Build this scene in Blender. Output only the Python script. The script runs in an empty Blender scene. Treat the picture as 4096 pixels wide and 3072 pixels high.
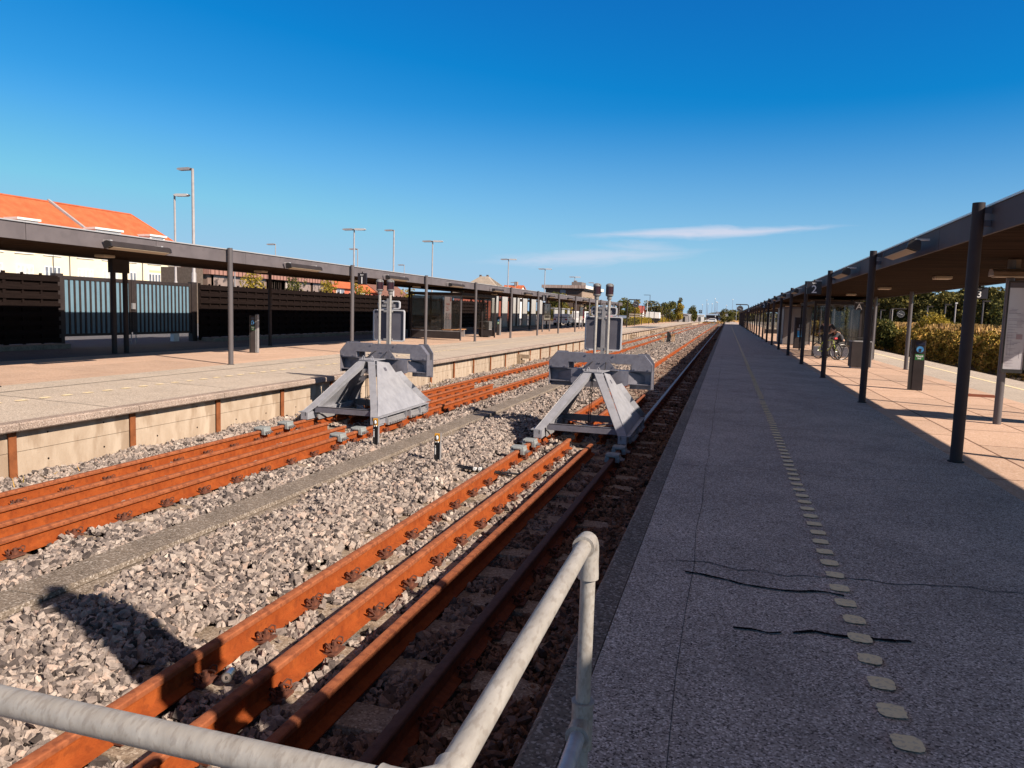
import bpy, math, random
import numpy as np
from math import sin, cos, pi, radians, atan2, hypot
from mathutils import Vector, Matrix
random.seed(7)
rng = np.random.default_rng(11)
scene = bpy.context.scene
COL = scene.collection

# ------------------------------------------------------------- camera
CAM_Z = 2.185
cam_d = bpy.data.cameras.new("camera")
cam_d.sensor_width = 36.0
cam_d.lens = 25.884
cam_d.clip_start = 0.05
cam_d.clip_end = 6000
cam = bpy.data.objects.new("camera", cam_d)
COL.objects.link(cam)
yaw, pitch, roll = radians(16.095), radians(5.669), radians(1.720)
F = Vector((-sin(yaw) * cos(pitch), cos(yaw) * cos(pitch), -sin(pitch)))
R_ = Vector((cos(yaw), sin(yaw), 0))
U_ = R_.cross(F)
R2 = R_ * cos(roll) + U_ * sin(roll)
U2 = -R_ * sin(roll) + U_ * cos(roll)
m = Matrix((R2, U2, -F)).transposed().to_4x4()
m.translation = Vector((0, 0, CAM_Z))
cam.matrix_world = m
scene.camera = cam

# ------------------------------------------------------------- light
SUN_DIR = Vector((1.362, -0.55, 1.0)).normalized()      # towards the sun
sun_el = math.asin(SUN_DIR.z)
sun_az = atan2(SUN_DIR.x, SUN_DIR.y)                     # clockwise from +Y
scene.view_settings.view_transform = 'Standard'
scene.view_settings.look = 'None'
scene.view_settings.exposure = 0.0
scene.view_settings.gamma = 1.0
world = bpy.data.worlds.new("World")
scene.world = world
world.use_nodes = True
nt = world.node_tree
nt.nodes.clear()
N = nt.nodes.new
L = nt.links.new
out = N("ShaderNodeOutputWorld")
bg = N("ShaderNodeBackground")
bg.inputs["Strength"].default_value = 0.10
sky = N("ShaderNodeTexSky")
sky.sky_type = 'NISHITA'
sky.sun_disc = False
sky.sun_elevation = sun_el
sky.sun_rotation = sun_az
sky.altitude = 0
sky.air_density = 1.0
sky.dust_density = 0.15
sky.ozone_density = 3.0
EXPO = 0.75
scene.view_settings.exposure = EXPO
KS = 1.0 / (0.10 * 2 ** EXPO)
# thin cirrus streaks, laid out by compass bearing and height above the horizon
tc = N("ShaderNodeTexCoord")
sep = N("ShaderNodeSeparateXYZ"); L(tc.outputs["Generated"], sep.inputs[0])
def mth(op, a, b=None, c=None, clamp=False):
    n = N("ShaderNodeMath"); n.operation = op; n.use_clamp = clamp
    for i, v in enumerate((a, b, c)):
        if v is None: continue
        if isinstance(v, (int, float)): n.inputs[i].default_value = v
        else: L(v, n.inputs[i])
    return n.outputs[0]
az = mth('MULTIPLY', mth('ARCTAN2', sep.outputs[0], sep.outputs[1]), 57.2958)
el = mth('MULTIPLY', mth('ARCSINE', sep.outputs[2]), 57.2958)
cb = N("ShaderNodeCombineXYZ")
L(mth('MULTIPLY', az, 0.16), cb.inputs[0]); L(mth('MULTIPLY', el, 0.95), cb.inputs[1])
cn = N("ShaderNodeTexNoise"); cn.inputs["Scale"].default_value = 1.3; cn.inputs["Detail"].default_value = 8
cn.inputs["Roughness"].default_value = 0.6; cn.inputs["Distortion"].default_value = 0.6
L(cb.outputs[0], cn.inputs["Vector"])
def streak(az0, az1, e0, e1, th, soft, tilt_noise=0.5):
    # distance from a slanting line in (bearing, height)
    k = (e1 - e0) / (az1 - az0)
    line = mth('ADD', mth('MULTIPLY', mth('SUBTRACT', az, az0), k), e0)
    wob = mth('MULTIPLY', mth('SUBTRACT', cn.outputs[0], 0.5), tilt_noise)
    d = mth('ABSOLUTE', mth('SUBTRACT', mth('ADD', el, wob), line))
    mid, half = (az0 + az1) / 2, (az1 - az0) / 2
    u = mth('DIVIDE', mth('ABSOLUTE', mth('SUBTRACT', az, mid)), half)
    taper = mth('SUBTRACT', 1.0, mth('POWER', u, 2.0), clamp=True)
    w = mth('MULTIPLY', taper, th)
    s = mth('DIVIDE', mth('SUBTRACT', w, d), soft, clamp=True)
    return mth('MULTIPLY', s, taper, clamp=True)
a1 = mth('MULTIPLY', streak(-13.5, 9.5, 5.80, 6.60, 0.50, 0.40, 0.8), 0.80)
a2 = mth('MULTIPLY', streak(-21, 0.5, 3.5, 5.0, 0.80, 0.7, 1.3), 0.52)
a3 = mth('MULTIPLY', streak(-11, -1.5, 5.3, 4.9, 0.45, 0.6, 1.0), 0.45)
tex = mth('MULTIPLY_ADD', cn.outputs[0], 1.2, 0.42, clamp=True)
amt = mth('MULTIPLY', mth('MAXIMUM', mth('MAXIMUM', a1, a2), a3), tex, clamp=True)
# grade the sky's own colours: a deep, saturated northern blue that pales to the horizon
sc_ = N("ShaderNodeSeparateColor"); L(sky.outputs[0], sc_.inputs[0])
cc_ = N("ShaderNodeCombineColor")
r_ = mth('MULTIPLY', mth('MAXIMUM', mth('SUBTRACT', sc_.outputs[0], 1.5), 0.10), 0.053 * KS)
g_ = mth('MULTIPLY', mth('POWER', sc_.outputs[1], 1.2), 0.0685 * KS)
b_ = mth('MULTIPLY', mth('POWER', sc_.outputs[2], 0.75), 0.200 * KS)
hz_ = mth('POWER', mth('SUBTRACT', 1.0, mth('DIVIDE', mth('MAXIMUM', el, 0.0), 15.0), clamp=True), 1.5)
L(mth('MINIMUM', r_, 0.40 * KS), cc_.inputs[0]); L(mth('MINIMUM', g_, 0.60 * KS), cc_.inputs[1]); L(mth('MINIMUM', b_, 0.84 * KS), cc_.inputs[2])
hi = mth('DIVIDE', mth('SUBTRACT', el, 23.0), 20.0, clamp=True)
zen = N("ShaderNodeMix"); zen.data_type = 'RGBA'; zen.inputs[7].default_value = (0.175 * KS, 0.128 * KS, 0.138 * KS, 1)
hzm = N("ShaderNodeMix"); hzm.data_type = 'RGBA'; hzm.inputs[7].default_value = (0.40 * KS, 0.585 * KS, 0.79 * KS, 1)
L(hz_, hzm.inputs[0]); L(cc_.outputs[0], hzm.inputs[6])
L(hi, zen.inputs[0]); L(hzm.outputs[2], zen.inputs[6])
cmix = N("ShaderNodeMix"); cmix.data_type = 'RGBA'
cmix.inputs[7].default_value = (0.72 * KS, 0.73 * KS, 0.86 * KS, 1)
L(amt, cmix.inputs[0]); L(zen.outputs[2], cmix.inputs[6])
L(cmix.outputs[2], bg.inputs[0]); L(bg.outputs[0], out.inputs[0])

sl = bpy.data.lights.new("sun", 'SUN')
sl.energy = 4.9
sl.angle = radians(0.53)
sl.color = (1.0, 0.87, 0.74)
so = bpy.data.objects.new("sun", sl)
so.rotation_euler = (-SUN_DIR).to_track_quat('-Z', 'Y').to_euler()
so.location = (20, -10, 30)
COL.objects.link(so)

# ------------------------------------------------------------- tools
P = 0.55                # platform surface above rail top (rail top is z = 0)

class MB:
    def __init__(s): s.v = []; s.f = []; s.m = []
    def poly(s, pts, m=0):
        i = len(s.v); s.v += [tuple(p) for p in pts]; s.f.append(tuple(range(i, i + len(pts)))); s.m.append(m); return s
    def box(s, x0, x1, y0, y1, z0, z1, m=0, T=None):
        c = [(x0,y0,z0),(x1,y0,z0),(x1,y1,z0),(x0,y1,z0),(x0,y0,z1),(x1,y0,z1),(x1,y1,z1),(x0,y1,z1)]
        if T: c = [tuple(T @ Vector(p)) for p in c]
        i = len(s.v); s.v += c
        for q in ((0,3,2,1),(4,5,6,7),(0,1,5,4),(1,2,6,5),(2,3,7,6),(3,0,4,7)):
            s.f.append(tuple(i + k for k in q)); s.m.append(m)
        return s
    def bar(s, a, b, w, h, m=0, up=(0,0,1)):
        a = Vector(a); b = Vector(b); d = b - a; ln = d.length; d.normalize()
        u = Vector(up); x = d.cross(u)
        if x.length < 1e-4: x = d.cross(Vector((1,0,0)))
        x.normalize(); z = x.cross(d)
        T = Matrix((x, d, z)).transposed().to_4x4(); T.translation = a
        return s.box(-w/2, w/2, 0, ln, -h/2, h/2, m, T)
    def tube(s, pts, r, n=10, m=0, cap=True):
        pts = [Vector(p) for p in pts]; k = len(pts)
        rs = r if isinstance(r, (list, tuple)) else [r] * k
        base = len(s.v); x = None
        for j, p in enumerate(pts):
            d = (pts[min(j+1, k-1)] - pts[max(j-1, 0)])
            if d.length < 1e-9: d = Vector((0,0,1))
            d.normalize()
            if x is None:
                x = d.cross(Vector((0,0,1)))
                if x.length < 1e-3: x = Vector((1,0,0))
            x = (x - d * x.dot(d)); x.normalize(); y = d.cross(x)
            for q in range(n):
                a = 2 * pi * q / n
                s.v.append(tuple(p + (x * cos(a) + y * sin(a)) * rs[j]))
        for j in range(k - 1):
            for q in range(n):
                a = base + j*n + q; b = base + j*n + (q+1) % n
                s.f.append((a, b, b + n, a + n)); s.m.append(m)
        if cap:
            s.f.append(tuple(base + q for q in range(n-1, -1, -1))); s.m.append(m)
            s.f.append(tuple(base + (k-1)*n + q for q in range(n))); s.m.append(m)
        return s
    def cyl(s, x, y, z0, z1, r, n=16, m=0, r1=None):
        return s.tube([(x,y,z0),(x,y,z1)], [r, r if r1 is None else r1], n, m)
    def prism(s, pts, ax, a0, a1, m=0):
        # extrude a 2-D polygon; ax = 'x': pts are (y,z); 'y': (x,z); 'z': (x,y)
        def P3(p, a): return {'x': (a, p[0], p[1]), 'y': (p[0], a, p[1]), 'z': (p[0], p[1], a)}[ax]
        i = len(s.v); n = len(pts)
        s.v += [P3(p, a0) for p in pts] + [P3(p, a1) for p in pts]
        s.f.append(tuple(i + k for k in range(n-1, -1, -1))); s.m.append(m)
        s.f.append(tuple(i + n + k for k in range(n))); s.m.append(m)
        for k in range(n):
            s.f.append((i + k, i + (k+1) % n, i + n + (k+1) % n, i + n + k)); s.m.append(m)
        return s
    def slab(s, pts, t, m=0):
        # a flat 3-D polygon given thickness t against its normal
        pts = [Vector(p) for p in pts]
        nrm = Vector((0,0,0))
        for k in range(len(pts)):
            nrm += pts[k].cross(pts[(k+1) % len(pts)])
        nrm.normalize(); i = len(s.v); n = len(pts)
        s.v += [tuple(p) for p in pts] + [tuple(p - nrm * t) for p in pts]
        s.f.append(tuple(i + k for k in range(n))); s.m.append(m)
        s.f.append(tuple(i + n + k for k in range(n-1, -1, -1))); s.m.append(m)
        for k in range(n):
            s.f.append((i + k, i + n + k, i + n + (k+1) % n, i + (k+1) % n)); s.m.append(m)
        return s
    def sphere(s, c, r, nu=10, nv=6, m=0):
        c = Vector(c); r = Vector(r) if not isinstance(r, (int, float)) else Vector((r, r, r))
        base = len(s.v)
        for j in range(nv + 1):
            t = pi * j / nv
            for q in range(nu):
                a = 2 * pi * q / nu
                s.v.append((c.x + r.x*sin(t)*cos(a), c.y + r.y*sin(t)*sin(a), c.z + r.z*cos(t)))
        for j in range(nv):
            for q in range(nu):
                a = base + j*nu + q; b = base + j*nu + (q+1) % nu
                s.f.append((a, a + nu, b + nu, b)); s.m.append(m)
        return s
    def mesh(s, name, mats, smooth=False):
        me = bpy.data.meshes.new(name)
        me.from_pydata(s.v, [], s.f)
        for mt in (mats if isinstance(mats, (list, tuple)) else [mats]): me.materials.append(mt)
        me.polygons.foreach_set("material_index", s.m)
        if smooth:
            me.polygons.foreach_set("use_smooth", [True] * len(me.polygons))
            try: me.set_sharp_from_angle(angle=radians(35))
            except Exception: pass
        me.update()
        return me
    def build(s, name, mats, parent=None, smooth=False, loc=None, bevel=0):
        o = bpy.data.objects.new(name, s.mesh(name, mats, smooth))
        COL.objects.link(o)
        if parent: o.parent = parent
        if loc: o.location = loc
        if bevel:
            b = o.modifiers.new("bevel", 'BEVEL'); b.width = bevel; b.segments = 2; b.limit_method = 'ANGLE'
        return o

def tag(o, label=None, cat=None, group=None, kind=None):
    if label: o['label'] = label
    if cat: o['category'] = cat
    if group: o['group'] = group
    if kind: o['kind'] = kind
    return o
def thing(name, label, cat, loc=(0,0,0), rz=0, group=None):
    o = bpy.data.objects.new(name, None); o.empty_display_size = 0.2
    COL.objects.link(o); o.location = loc; o.rotation_euler = (0, 0, rz)
    return tag(o, label, cat, group)
def kids(o): return [c for c in bpy.data.objects if c.parent == o]
KID = {}
def clone(root, loc, rz=0, label=None, scale=None, group=None):
    if root.name not in KID:
        KID[root.name] = [(c, kids(c)) for c in kids(root)]
    r = root.copy(); COL.objects.link(r); r.location = loc; r.rotation_euler = (0, 0, rz)
    if scale: r.scale = scale if hasattr(scale, '__len__') else (scale,)*3
    if label: r['label'] = label
    if group: r['group'] = group
    for c, gs in KID[root.name]:
        d = c.copy(); COL.objects.link(d); d.parent = r
        for g in gs:
            e = g.copy(); COL.objects.link(e); e.parent = d
    return r
def text_geo(txt, size, bold=0.0):
    cu = bpy.data.curves.new("txt", 'FONT'); cu.body = txt; cu.size = size; cu.align_x = 'CENTER'; cu.align_y = 'CENTER'
    cu.offset = bold; cu.resolution_u = 3
    ob = bpy.data.objects.new("txt", cu); me = ob.to_mesh()
    vs = [tuple(v.co) for v in me.vertices]; fs = [tuple(p.vertices) for p in me.polygons]
    ob.to_mesh_clear(); bpy.data.objects.remove(ob); bpy.data.curves.remove(cu)
    return vs, fs
def put_text(mb, txt, size, o, ux, uz, m=0, bold=0.0):
    # lettering laid on a plane at o, reading along ux, upright along uz
    vs, fs = text_geo(txt, size, bold); i = len(mb.v); o = Vector(o); ux = Vector(ux); uz = Vector(uz)
    mb.v += [tuple(o + ux * v[0] + uz * v[1]) for v in vs]
    for f in fs: mb.f.append(tuple(i + k for k in f)); mb.m.append(m)

# ------------------------------------------------------------- materials
def mat(name, c1, c2=None, rough=0.7, metal=0.0, scale=8, detail=6, lo=0.35, hi=0.65, bump=0.0, bscale=None,
        c3=None, s3=60, a3=0.5, stretch=None, rnd=0.0, spec=0.5, bdist=0.01, coord='Object'):
    M = bpy.data.materials.new(name); M.use_nodes = True
    t = M.node_tree; b = t.nodes["Principled BSDF"]; Nn = t.nodes.new; Ln = t.links.new
    b.inputs["Roughness"].default_value = rough; b.inputs["Metallic"].default_value = metal
    b.inputs["Specular IOR Level"].default_value = spec
    b.inputs["Base Color"].default_value = (*c1, 1)
    tcn = Nn("ShaderNodeTexCoord"); vec = tcn.outputs[coord]
    if stretch:
        mp = Nn("ShaderNodeMapping"); mp.inputs["Scale"].default_value = stretch; Ln(vec, mp.inputs[0]); vec = mp.outputs[0]
    col = None
    if c2 is not None:
        n = Nn("ShaderNodeTexNoise"); n.inputs["Scale"].default_value = scale; n.inputs["Detail"].default_value = detail
        n.inputs["Roughness"].default_value = 0.62
        Ln(vec, n.inputs["Vector"])
        r = Nn("ShaderNodeValToRGB"); r.color_ramp.elements[0].position = lo; r.color_ramp.elements[1].position = hi
        r.color_ramp.elements[0].color = (*c1, 1); r.color_ramp.elements[1].color = (*c2, 1)
        Ln(n.outputs[0], r.inputs[0]); col = r.outputs[0]
    if c3 is not None:
        n = Nn("ShaderNodeTexNoise"); n.inputs["Scale"].default_value = s3; n.inputs["Detail"].default_value = 3
        Ln(vec, n.inputs["Vector"])
        r = Nn("ShaderNodeValToRGB"); r.color_ramp.elements[0].position = 0.52; r.color_ramp.elements[1].position = 0.62
        r.color_ramp.elements[0].color = (0,0,0,1); r.color_ramp.elements[1].color = (a3,a3,a3,1)
        Ln(n.outputs[0], r.inputs[0])
        mx = Nn("ShaderNodeMix"); mx.data_type = 'RGBA'; Ln(r.outputs[0], mx.inputs[0])
        if col: Ln(col, mx.inputs[6])
        else: mx.inputs[6].default_value = (*c1, 1)
        mx.inputs[7].default_value = (*c3, 1); col = mx.outputs[2]
    if rnd and (col or True):
        oi = Nn("ShaderNodeObjectInfo"); mr = Nn("ShaderNodeMapRange")
        mr.inputs[3].default_value = 1 - rnd; mr.inputs[4].default_value = 1 + rnd; Ln(oi.outputs["Random"], mr.inputs[0])
        vm = Nn("ShaderNodeVectorMath"); vm.operation = 'SCALE'
        if col: Ln(col, vm.inputs[0])
        else: vm.inputs[0].default_value = c1
        Ln(mr.outputs[0], vm.inputs["Scale"]); col = vm.outputs[0]
    if col: Ln(col, b.inputs["Base Color"])
    if bump:
        n = Nn("ShaderNodeTexNoise"); n.inputs["Scale"].default_value = bscale or scale; n.inputs["Detail"].default_value = 5
        Ln(vec, n.inputs["Vector"])
        bp = Nn("ShaderNodeBump"); bp.inputs["Strength"].default_value = bump; bp.inputs["Distance"].default_value = bdist
        Ln(n.outputs[0], bp.inputs["Height"]); Ln(bp.outputs[0], b.inputs["Normal"])
    return M
def speckle(name, base, light, dark, scale=160, stain=None, rough=0.9, joints=None, patch=0.25, bump=0.5, dirt=(0.5, 0.5, 0.5)):
    # exposed-aggregate / asphalt: pebbles by voronoi cell, slow stains, optional joint grid (w, h, offset, mortar, width)
    M = bpy.data.materials.new(name); M.use_nodes = True
    t = M.node_tree; b = t.nodes["Principled BSDF"]; Nn = t.nodes.new; Ln = t.links.new
    b.inputs["Roughness"].default_value = rough; b.inputs["Specular IOR Level"].default_value = 0.3
    tcn = Nn("ShaderNodeTexCoord"); vec = tcn.outputs["Object"]
    vo = Nn("ShaderNodeTexVoronoi"); vo.inputs["Scale"].default_value = scale; Ln(vec, vo.inputs["Vector"])
    sp = Nn("ShaderNodeSeparateColor"); Ln(vo.outputs["Color"], sp.inputs[0])
    r = Nn("ShaderNodeValToRGB"); e = r.color_ramp.elements
    e[0].position = 0.0; e[0].color = (*dark, 1); e[1].position = 1.0; e[1].color = (*light, 1)
    k = e.new(0.35); k.color = (*base, 1); k = e.new(0.72); k.color = (*base, 1)
    Ln(sp.outputs[0], r.inputs[0]); col = r.outputs[0]
    n = Nn("ShaderNodeTexNoise"); n.inputs["Scale"].default_value = 1.1; n.inputs["Detail"].default_value = 7; n.inputs["Roughness"].default_value = 0.65
    Ln(vec, n.inputs["Vector"])
    mr = Nn("ShaderNodeMapRange"); mr.inputs[1].default_value = 0.3; mr.inputs[2].default_value = 0.7
    mr.inputs[3].default_value = 1 - patch; mr.inputs[4].default_value = 1 + patch; Ln(n.outputs[0], mr.inputs[0])
    vm = Nn("ShaderNodeVectorMath"); vm.operation = 'SCALE'; Ln(col, vm.inputs[0]); Ln(mr.outputs[0], vm.inputs["Scale"]); col = vm.outputs[0]
    if stain:
        n2 = Nn("ShaderNodeTexNoise"); n2.inputs["Scale"].default_value = 2.6; n2.inputs["Detail"].default_value = 9; n2.inputs["Roughness"].default_value = 0.7
        Ln(vec, n2.inputs["Vector"])
        r2 = Nn("ShaderNodeValToRGB"); r2.color_ramp.elements[0].position = 0.55; r2.color_ramp.elements[1].position = 0.75
        r2.color_ramp.elements[0].color = (0,0,0,1); r2.color_ramp.elements[1].color = (.6,.6,.6,1); Ln(n2.outputs[0], r2.inputs[0])
        mx = Nn("ShaderNodeMix"); mx.data_type = 'RGBA'; Ln(r2.outputs[0], mx.inputs[0]); Ln(col, mx.inputs[6]); mx.inputs[7].default_value = (*stain, 1); col = mx.outputs[2]
    if joints:
        w, h, off, mc, mw, rot = joints
        mp = Nn("ShaderNodeMapping"); mp.inputs["Rotation"].default_value = (0, 0, rot); Ln(vec, mp.inputs[0])
        bt = Nn("ShaderNodeTexBrick"); bt.offset = off; bt.squash = 1; bt.inputs["Scale"].default_value = 1
        bt.inputs["Brick Width"].default_value = w; bt.inputs["Row Height"].default_value = h
        bt.inputs["Mortar Size"].default_value = mw; bt.inputs["Mortar Smooth"].default_value = 0.0
        bt.inputs["Color1"].default_value = (.9,.9,.9,1); bt.inputs["Color2"].default_value = (1.08,1.06,1.05,1); bt.inputs["Mortar"].default_value = (*mc, 1)
        Ln(mp.outputs[0], bt.inputs["Vector"])
        mx = Nn("ShaderNodeMix"); mx.data_type = 'RGBA'; mx.blend_type = 'MULTIPLY'; mx.inputs[0].default_value = 1
        Ln(col, mx.inputs[6]); Ln(bt.outputs[0], mx.inputs[7]); col = mx.outputs[2]
    Ln(col, b.inputs["Base Color"])
    if bump:
        bp = Nn("ShaderNodeBump"); bp.inputs["Strength"].default_value = bump; bp.inputs["Distance"].default_value = 0.004
        Ln(sp.outputs[1], bp.inputs["Height"]); Ln(bp.outputs[0], b.inputs["Normal"])
    return M
def attr_mat(name, cols, rough=0.9, streak=None, bump=0.3, bscale=60, trans=0.0):
    # colour by a random value stored per piece (stones, leaves)
    M = bpy.data.materials.new(name); M.use_nodes = True
    t = M.node_tree; b = t.nodes["Principled BSDF"]; Nn = t.nodes.new; Ln = t.links.new
    b.inputs["Roughness"].default_value = rough; b.inputs["Specular IOR Level"].default_value = 0.25
    a = Nn("ShaderNodeAttribute"); a.attribute_name = "rnd"
    r = Nn("ShaderNodeValToRGB"); e = r.color_ramp.elements
    for k, (p, c) in enumerate(cols):
        el_ = e[k] if k < 2 else e.new(p)
        el_.position = p; el_.color = (*c, 1)
    Ln(a.outputs["Fac"], r.inputs[0]); col = r.outputs[0]
    if streak:
        tcn = Nn("ShaderNodeTexCoord")
        n = Nn("ShaderNodeTexNoise"); n.inputs["Scale"].default_value = streak; n.inputs["Detail"].default_value = 6; n.inputs["Roughness"].default_value = 0.7; n.inputs["Distortion"].default_value = 1.5
        Ln(tcn.outputs["Object"], n.inputs["Vector"])
        mr = Nn("ShaderNodeMapRange"); mr.inputs[1].default_value = 0.3; mr.inputs[2].default_value = 0.7; mr.inputs[3].default_value = 0.62; mr.inputs[4].default_value = 1.3
        Ln(n.outputs[0], mr.inputs[0])
        vm = Nn("ShaderNodeVectorMath"); vm.operation = 'SCALE'; Ln(col, vm.inputs[0]); Ln(mr.outputs[0], vm.inputs["Scale"]); col = vm.outputs[0]
        bp = Nn("ShaderNodeBump"); bp.inputs["Strength"].default_value = bump; bp.inputs["Distance"].default_value = 0.006
        Ln(n.outputs[0], bp.inputs["Height"]); Ln(bp.outputs[0], b.inputs["Normal"])
    Ln(col, b.inputs["Base Color"])
    if trans:
        tr = Nn("ShaderNodeBsdfTranslucent"); Ln(col, tr.inputs[0]); ms = Nn("ShaderNodeMixShader"); ms.inputs[0].default_value = trans
        Ln(b.outputs[0], ms.inputs[1]); Ln(tr.outputs[0], ms.inputs[2]); Ln(ms.outputs[0], t.nodes["Material Output"].inputs[0])
    return M
def glass_mat(name, tintc=(0.75, 0.8, 0.8), alpha=0.25):
    M = bpy.data.materials.new(name); M.use_nodes = True
    t = M.node_tree; t.nodes.clear(); Nn = t.nodes.new; Ln = t.links.new
    o = Nn("ShaderNodeOutputMaterial"); tr = Nn("ShaderNodeBsdfTransparent"); tr.inputs[0].default_value = (*tintc, 1)
    gl = Nn("ShaderNodeBsdfGlossy"); gl.inputs["Roughness"].default_value = 0.03
    fr = Nn("ShaderNodeFresnel"); fr.inputs[0].default_value = 1.5
    n = Nn("ShaderNodeTexNoise"); n.inputs["Scale"].default_value = 3; tcn = Nn("ShaderNodeTexCoord"); Ln(tcn.outputs["Object"], n.inputs[0])
    df = Nn("ShaderNodeBsdfDiffuse"); df.inputs[0].default_value = (.35,.33,.31,1)
    m1 = Nn("ShaderNodeMixShader"); m2 = Nn("ShaderNodeMixShader")
    mr = Nn("ShaderNodeMapRange"); mr.inputs[3].default_value = alpha*0.3; mr.inputs[4].default_value = alpha; Ln(n.outputs[0], mr.inputs[0])
    Ln(mr.outputs[0], m1.inputs[0]); Ln(tr.outputs[0], m1.inputs[1]); Ln(df.outputs[0], m1.inputs[2])
    Ln(fr.outputs[0], m2.inputs[0]); Ln(m1.outputs[0], m2.inputs[1]); Ln(gl.outputs[0], m2.inputs[2]); Ln(m2.outputs[0], o.inputs[0])
    return M

RUST = mat("rust", (.23,.048,.011), (.33,.080,.018), rough=.93, scale=5, detail=8, c3=(.15,.035,.011), s3=17, a3=.42, bump=.35, bscale=90, spec=.15)
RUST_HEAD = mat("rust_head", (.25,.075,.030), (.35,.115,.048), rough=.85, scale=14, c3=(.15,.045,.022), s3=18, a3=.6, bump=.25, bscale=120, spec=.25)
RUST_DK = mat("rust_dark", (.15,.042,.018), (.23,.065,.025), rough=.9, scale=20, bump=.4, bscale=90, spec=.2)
STEEL_WORN = mat("worn_steel", (.30,.24,.21), (.42,.36,.32), rough=.55, metal=.5, scale=20)
GALV = mat("galvanised", (.26,.262,.286), (.345,.347,.375), rough=.6, metal=.2, scale=6, detail=8, c3=(.31,.31,.33), s3=18, a3=.5, bump=.08, bscale=30)
GALV2 = mat("galvanised_matt", (.26,.255,.26), (.34,.33,.335), rough=.6, metal=.35, scale=7, detail=8, c3=(.28,.27,.28), s3=22, a3=.6)
GALV_DK = mat("grey_sign_back", (.075,.073,.095), (.10,.097,.12), rough=.75, scale=3)
PIPE = mat("old_pipe", (.28,.26,.235), (.40,.38,.35), rough=.55, metal=.15, scale=40, detail=12, lo=.3, hi=.7, c3=(.19,.16,.135), s3=120, a3=.4, stretch=(1,.3,.5), bump=.12, bscale=60)
ANTH = mat("anthracite_paint", (.030,.024,.024), (.042,.034,.034), rough=.7, scale=3, rnd=.05, spec=.2)
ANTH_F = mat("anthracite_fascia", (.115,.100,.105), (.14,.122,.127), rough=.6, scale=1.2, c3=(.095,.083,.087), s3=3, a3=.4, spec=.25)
POLE = mat("pole_paint", (.09,.078,.08), (.11,.096,.098), rough=.42, scale=2.5, rnd=.06)
POLE_SHADE = mat("pole_paint_shaded", (.038,.030,.032), (.048,.04,.041), rough=.6, scale=2.5, spec=.15)  # darker copy of the pole paint; canopy shade put into the colour
GALV_X = mat("galvanised_shaded", (.155,.15,.175), (.20,.195,.225), rough=.5, metal=.3, scale=5, detail=8, c3=(.13,.125,.15), s3=14, a3=.5)  # darker galvanised copy; dim light on rear-facing beams put into the colour
RIM = mat("sign_rim", (.50,.50,.52), rough=.5)
ANTH_F2 = mat("anthracite_fascia_shade_side", (.080,.066,.069), (.097,.082,.085), rough=.7, scale=1.2, spec=.2)  # darker fascia copy; shade on the right canopy put into the colour
CAPM = mat("roof_edge_metal", (.55,.53,.52), rough=.4, metal=.4)
BLACKM = mat("black_plastic", (.012,.011,.011), (.02,.018,.018), rough=.5, scale=20)
SOFFIT = mat("soffit_boards", (.003,.002,.0015), (.050,.028,.017), rough=.95, scale=1.0, lo=.42, hi=.6, stretch=(.5, 26, 20), detail=4, spec=.03)
FENCE_M = mat("black_boards", (.007,.004,.0035), (.013,.008,.007), rough=.75, scale=3, stretch=(3,.5,6), c3=(.03,.019,.015), s3=30, a3=.4, bump=.3, bscale=20, spec=.1)
WHITE = mat("white_paint", (.78,.77,.74), (.7,.69,.66), rough=.5, scale=3)
CREAM = mat("cream_lens", (.36,.29,.21), rough=.5)
SIGNBLK = mat("sign_black", (.018,.015,.02), rough=.4)
SIGNTXT = mat("sign_white", (.82,.82,.82), rough=.5)
GREEN = mat("sign_green", (.03,.17,.045), rough=.45)
BLUE = mat("reader_blue", (.03,.17,.42), (.10,.35,.65), rough=.25, scale=15)
CONC = mat("panel_concrete", (.35,.265,.19), (.46,.37,.28), rough=.9, scale=2.4, detail=10, c3=(.24,.16,.10), s3=2.2, a3=.6, stretch=(1,1.6,.55), bump=.3, bscale=50, rnd=.08)
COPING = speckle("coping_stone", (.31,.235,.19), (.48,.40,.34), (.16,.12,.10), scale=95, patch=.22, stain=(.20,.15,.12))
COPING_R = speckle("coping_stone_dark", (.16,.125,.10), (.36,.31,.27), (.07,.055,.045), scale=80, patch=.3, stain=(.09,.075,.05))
AGG = speckle("aggregate_pale", (.49,.405,.325), (.72,.63,.53), (.24,.19,.15), scale=90, patch=.10, stain=(.40,.36,.31))
AGG_R = speckle("aggregate_worn", (.42,.352,.305), (.86,.76,.69), (.07,.05,.042), scale=130, patch=.20, stain=(.24,.205,.18))
PAVE = speckle("pink_pavers", (.58,.385,.27), (.68,.50,.39), (.48,.31,.21), scale=60, patch=.08, stain=(.50,.33,.245), joints=(1.62, 1.13, 0.5, (.30,.24,.21), .016, pi/2))
PAVE_L = speckle("pink_pavers_plain", (.57,.385,.275), (.66,.49,.39), (.42,.28,.20), scale=60, patch=.10, stain=(.47,.32,.24), joints=(3.3, 3.3, 0.5, (.62,.56,.52), .012, 0))
ASPH = speckle("asphalt", (.12,.115,.12), (.2,.19,.19), (.07,.07,.07), scale=70, patch=.15)
YEL = mat("faded_yellow", (.95,.78,.47), (.90,.72,.42), rough=.85, scale=14, c3=(.5,.43,.33), s3=45, a3=.45)
TAR = mat("tar", (.010,.006,.005), rough=.95, spec=.05)
TROUGH = speckle("trough_concrete", (.20,.16,.125), (.42,.37,.32), (.10,.08,.06), scale=75, patch=.25, stain=(.14,.11,.085))
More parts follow.
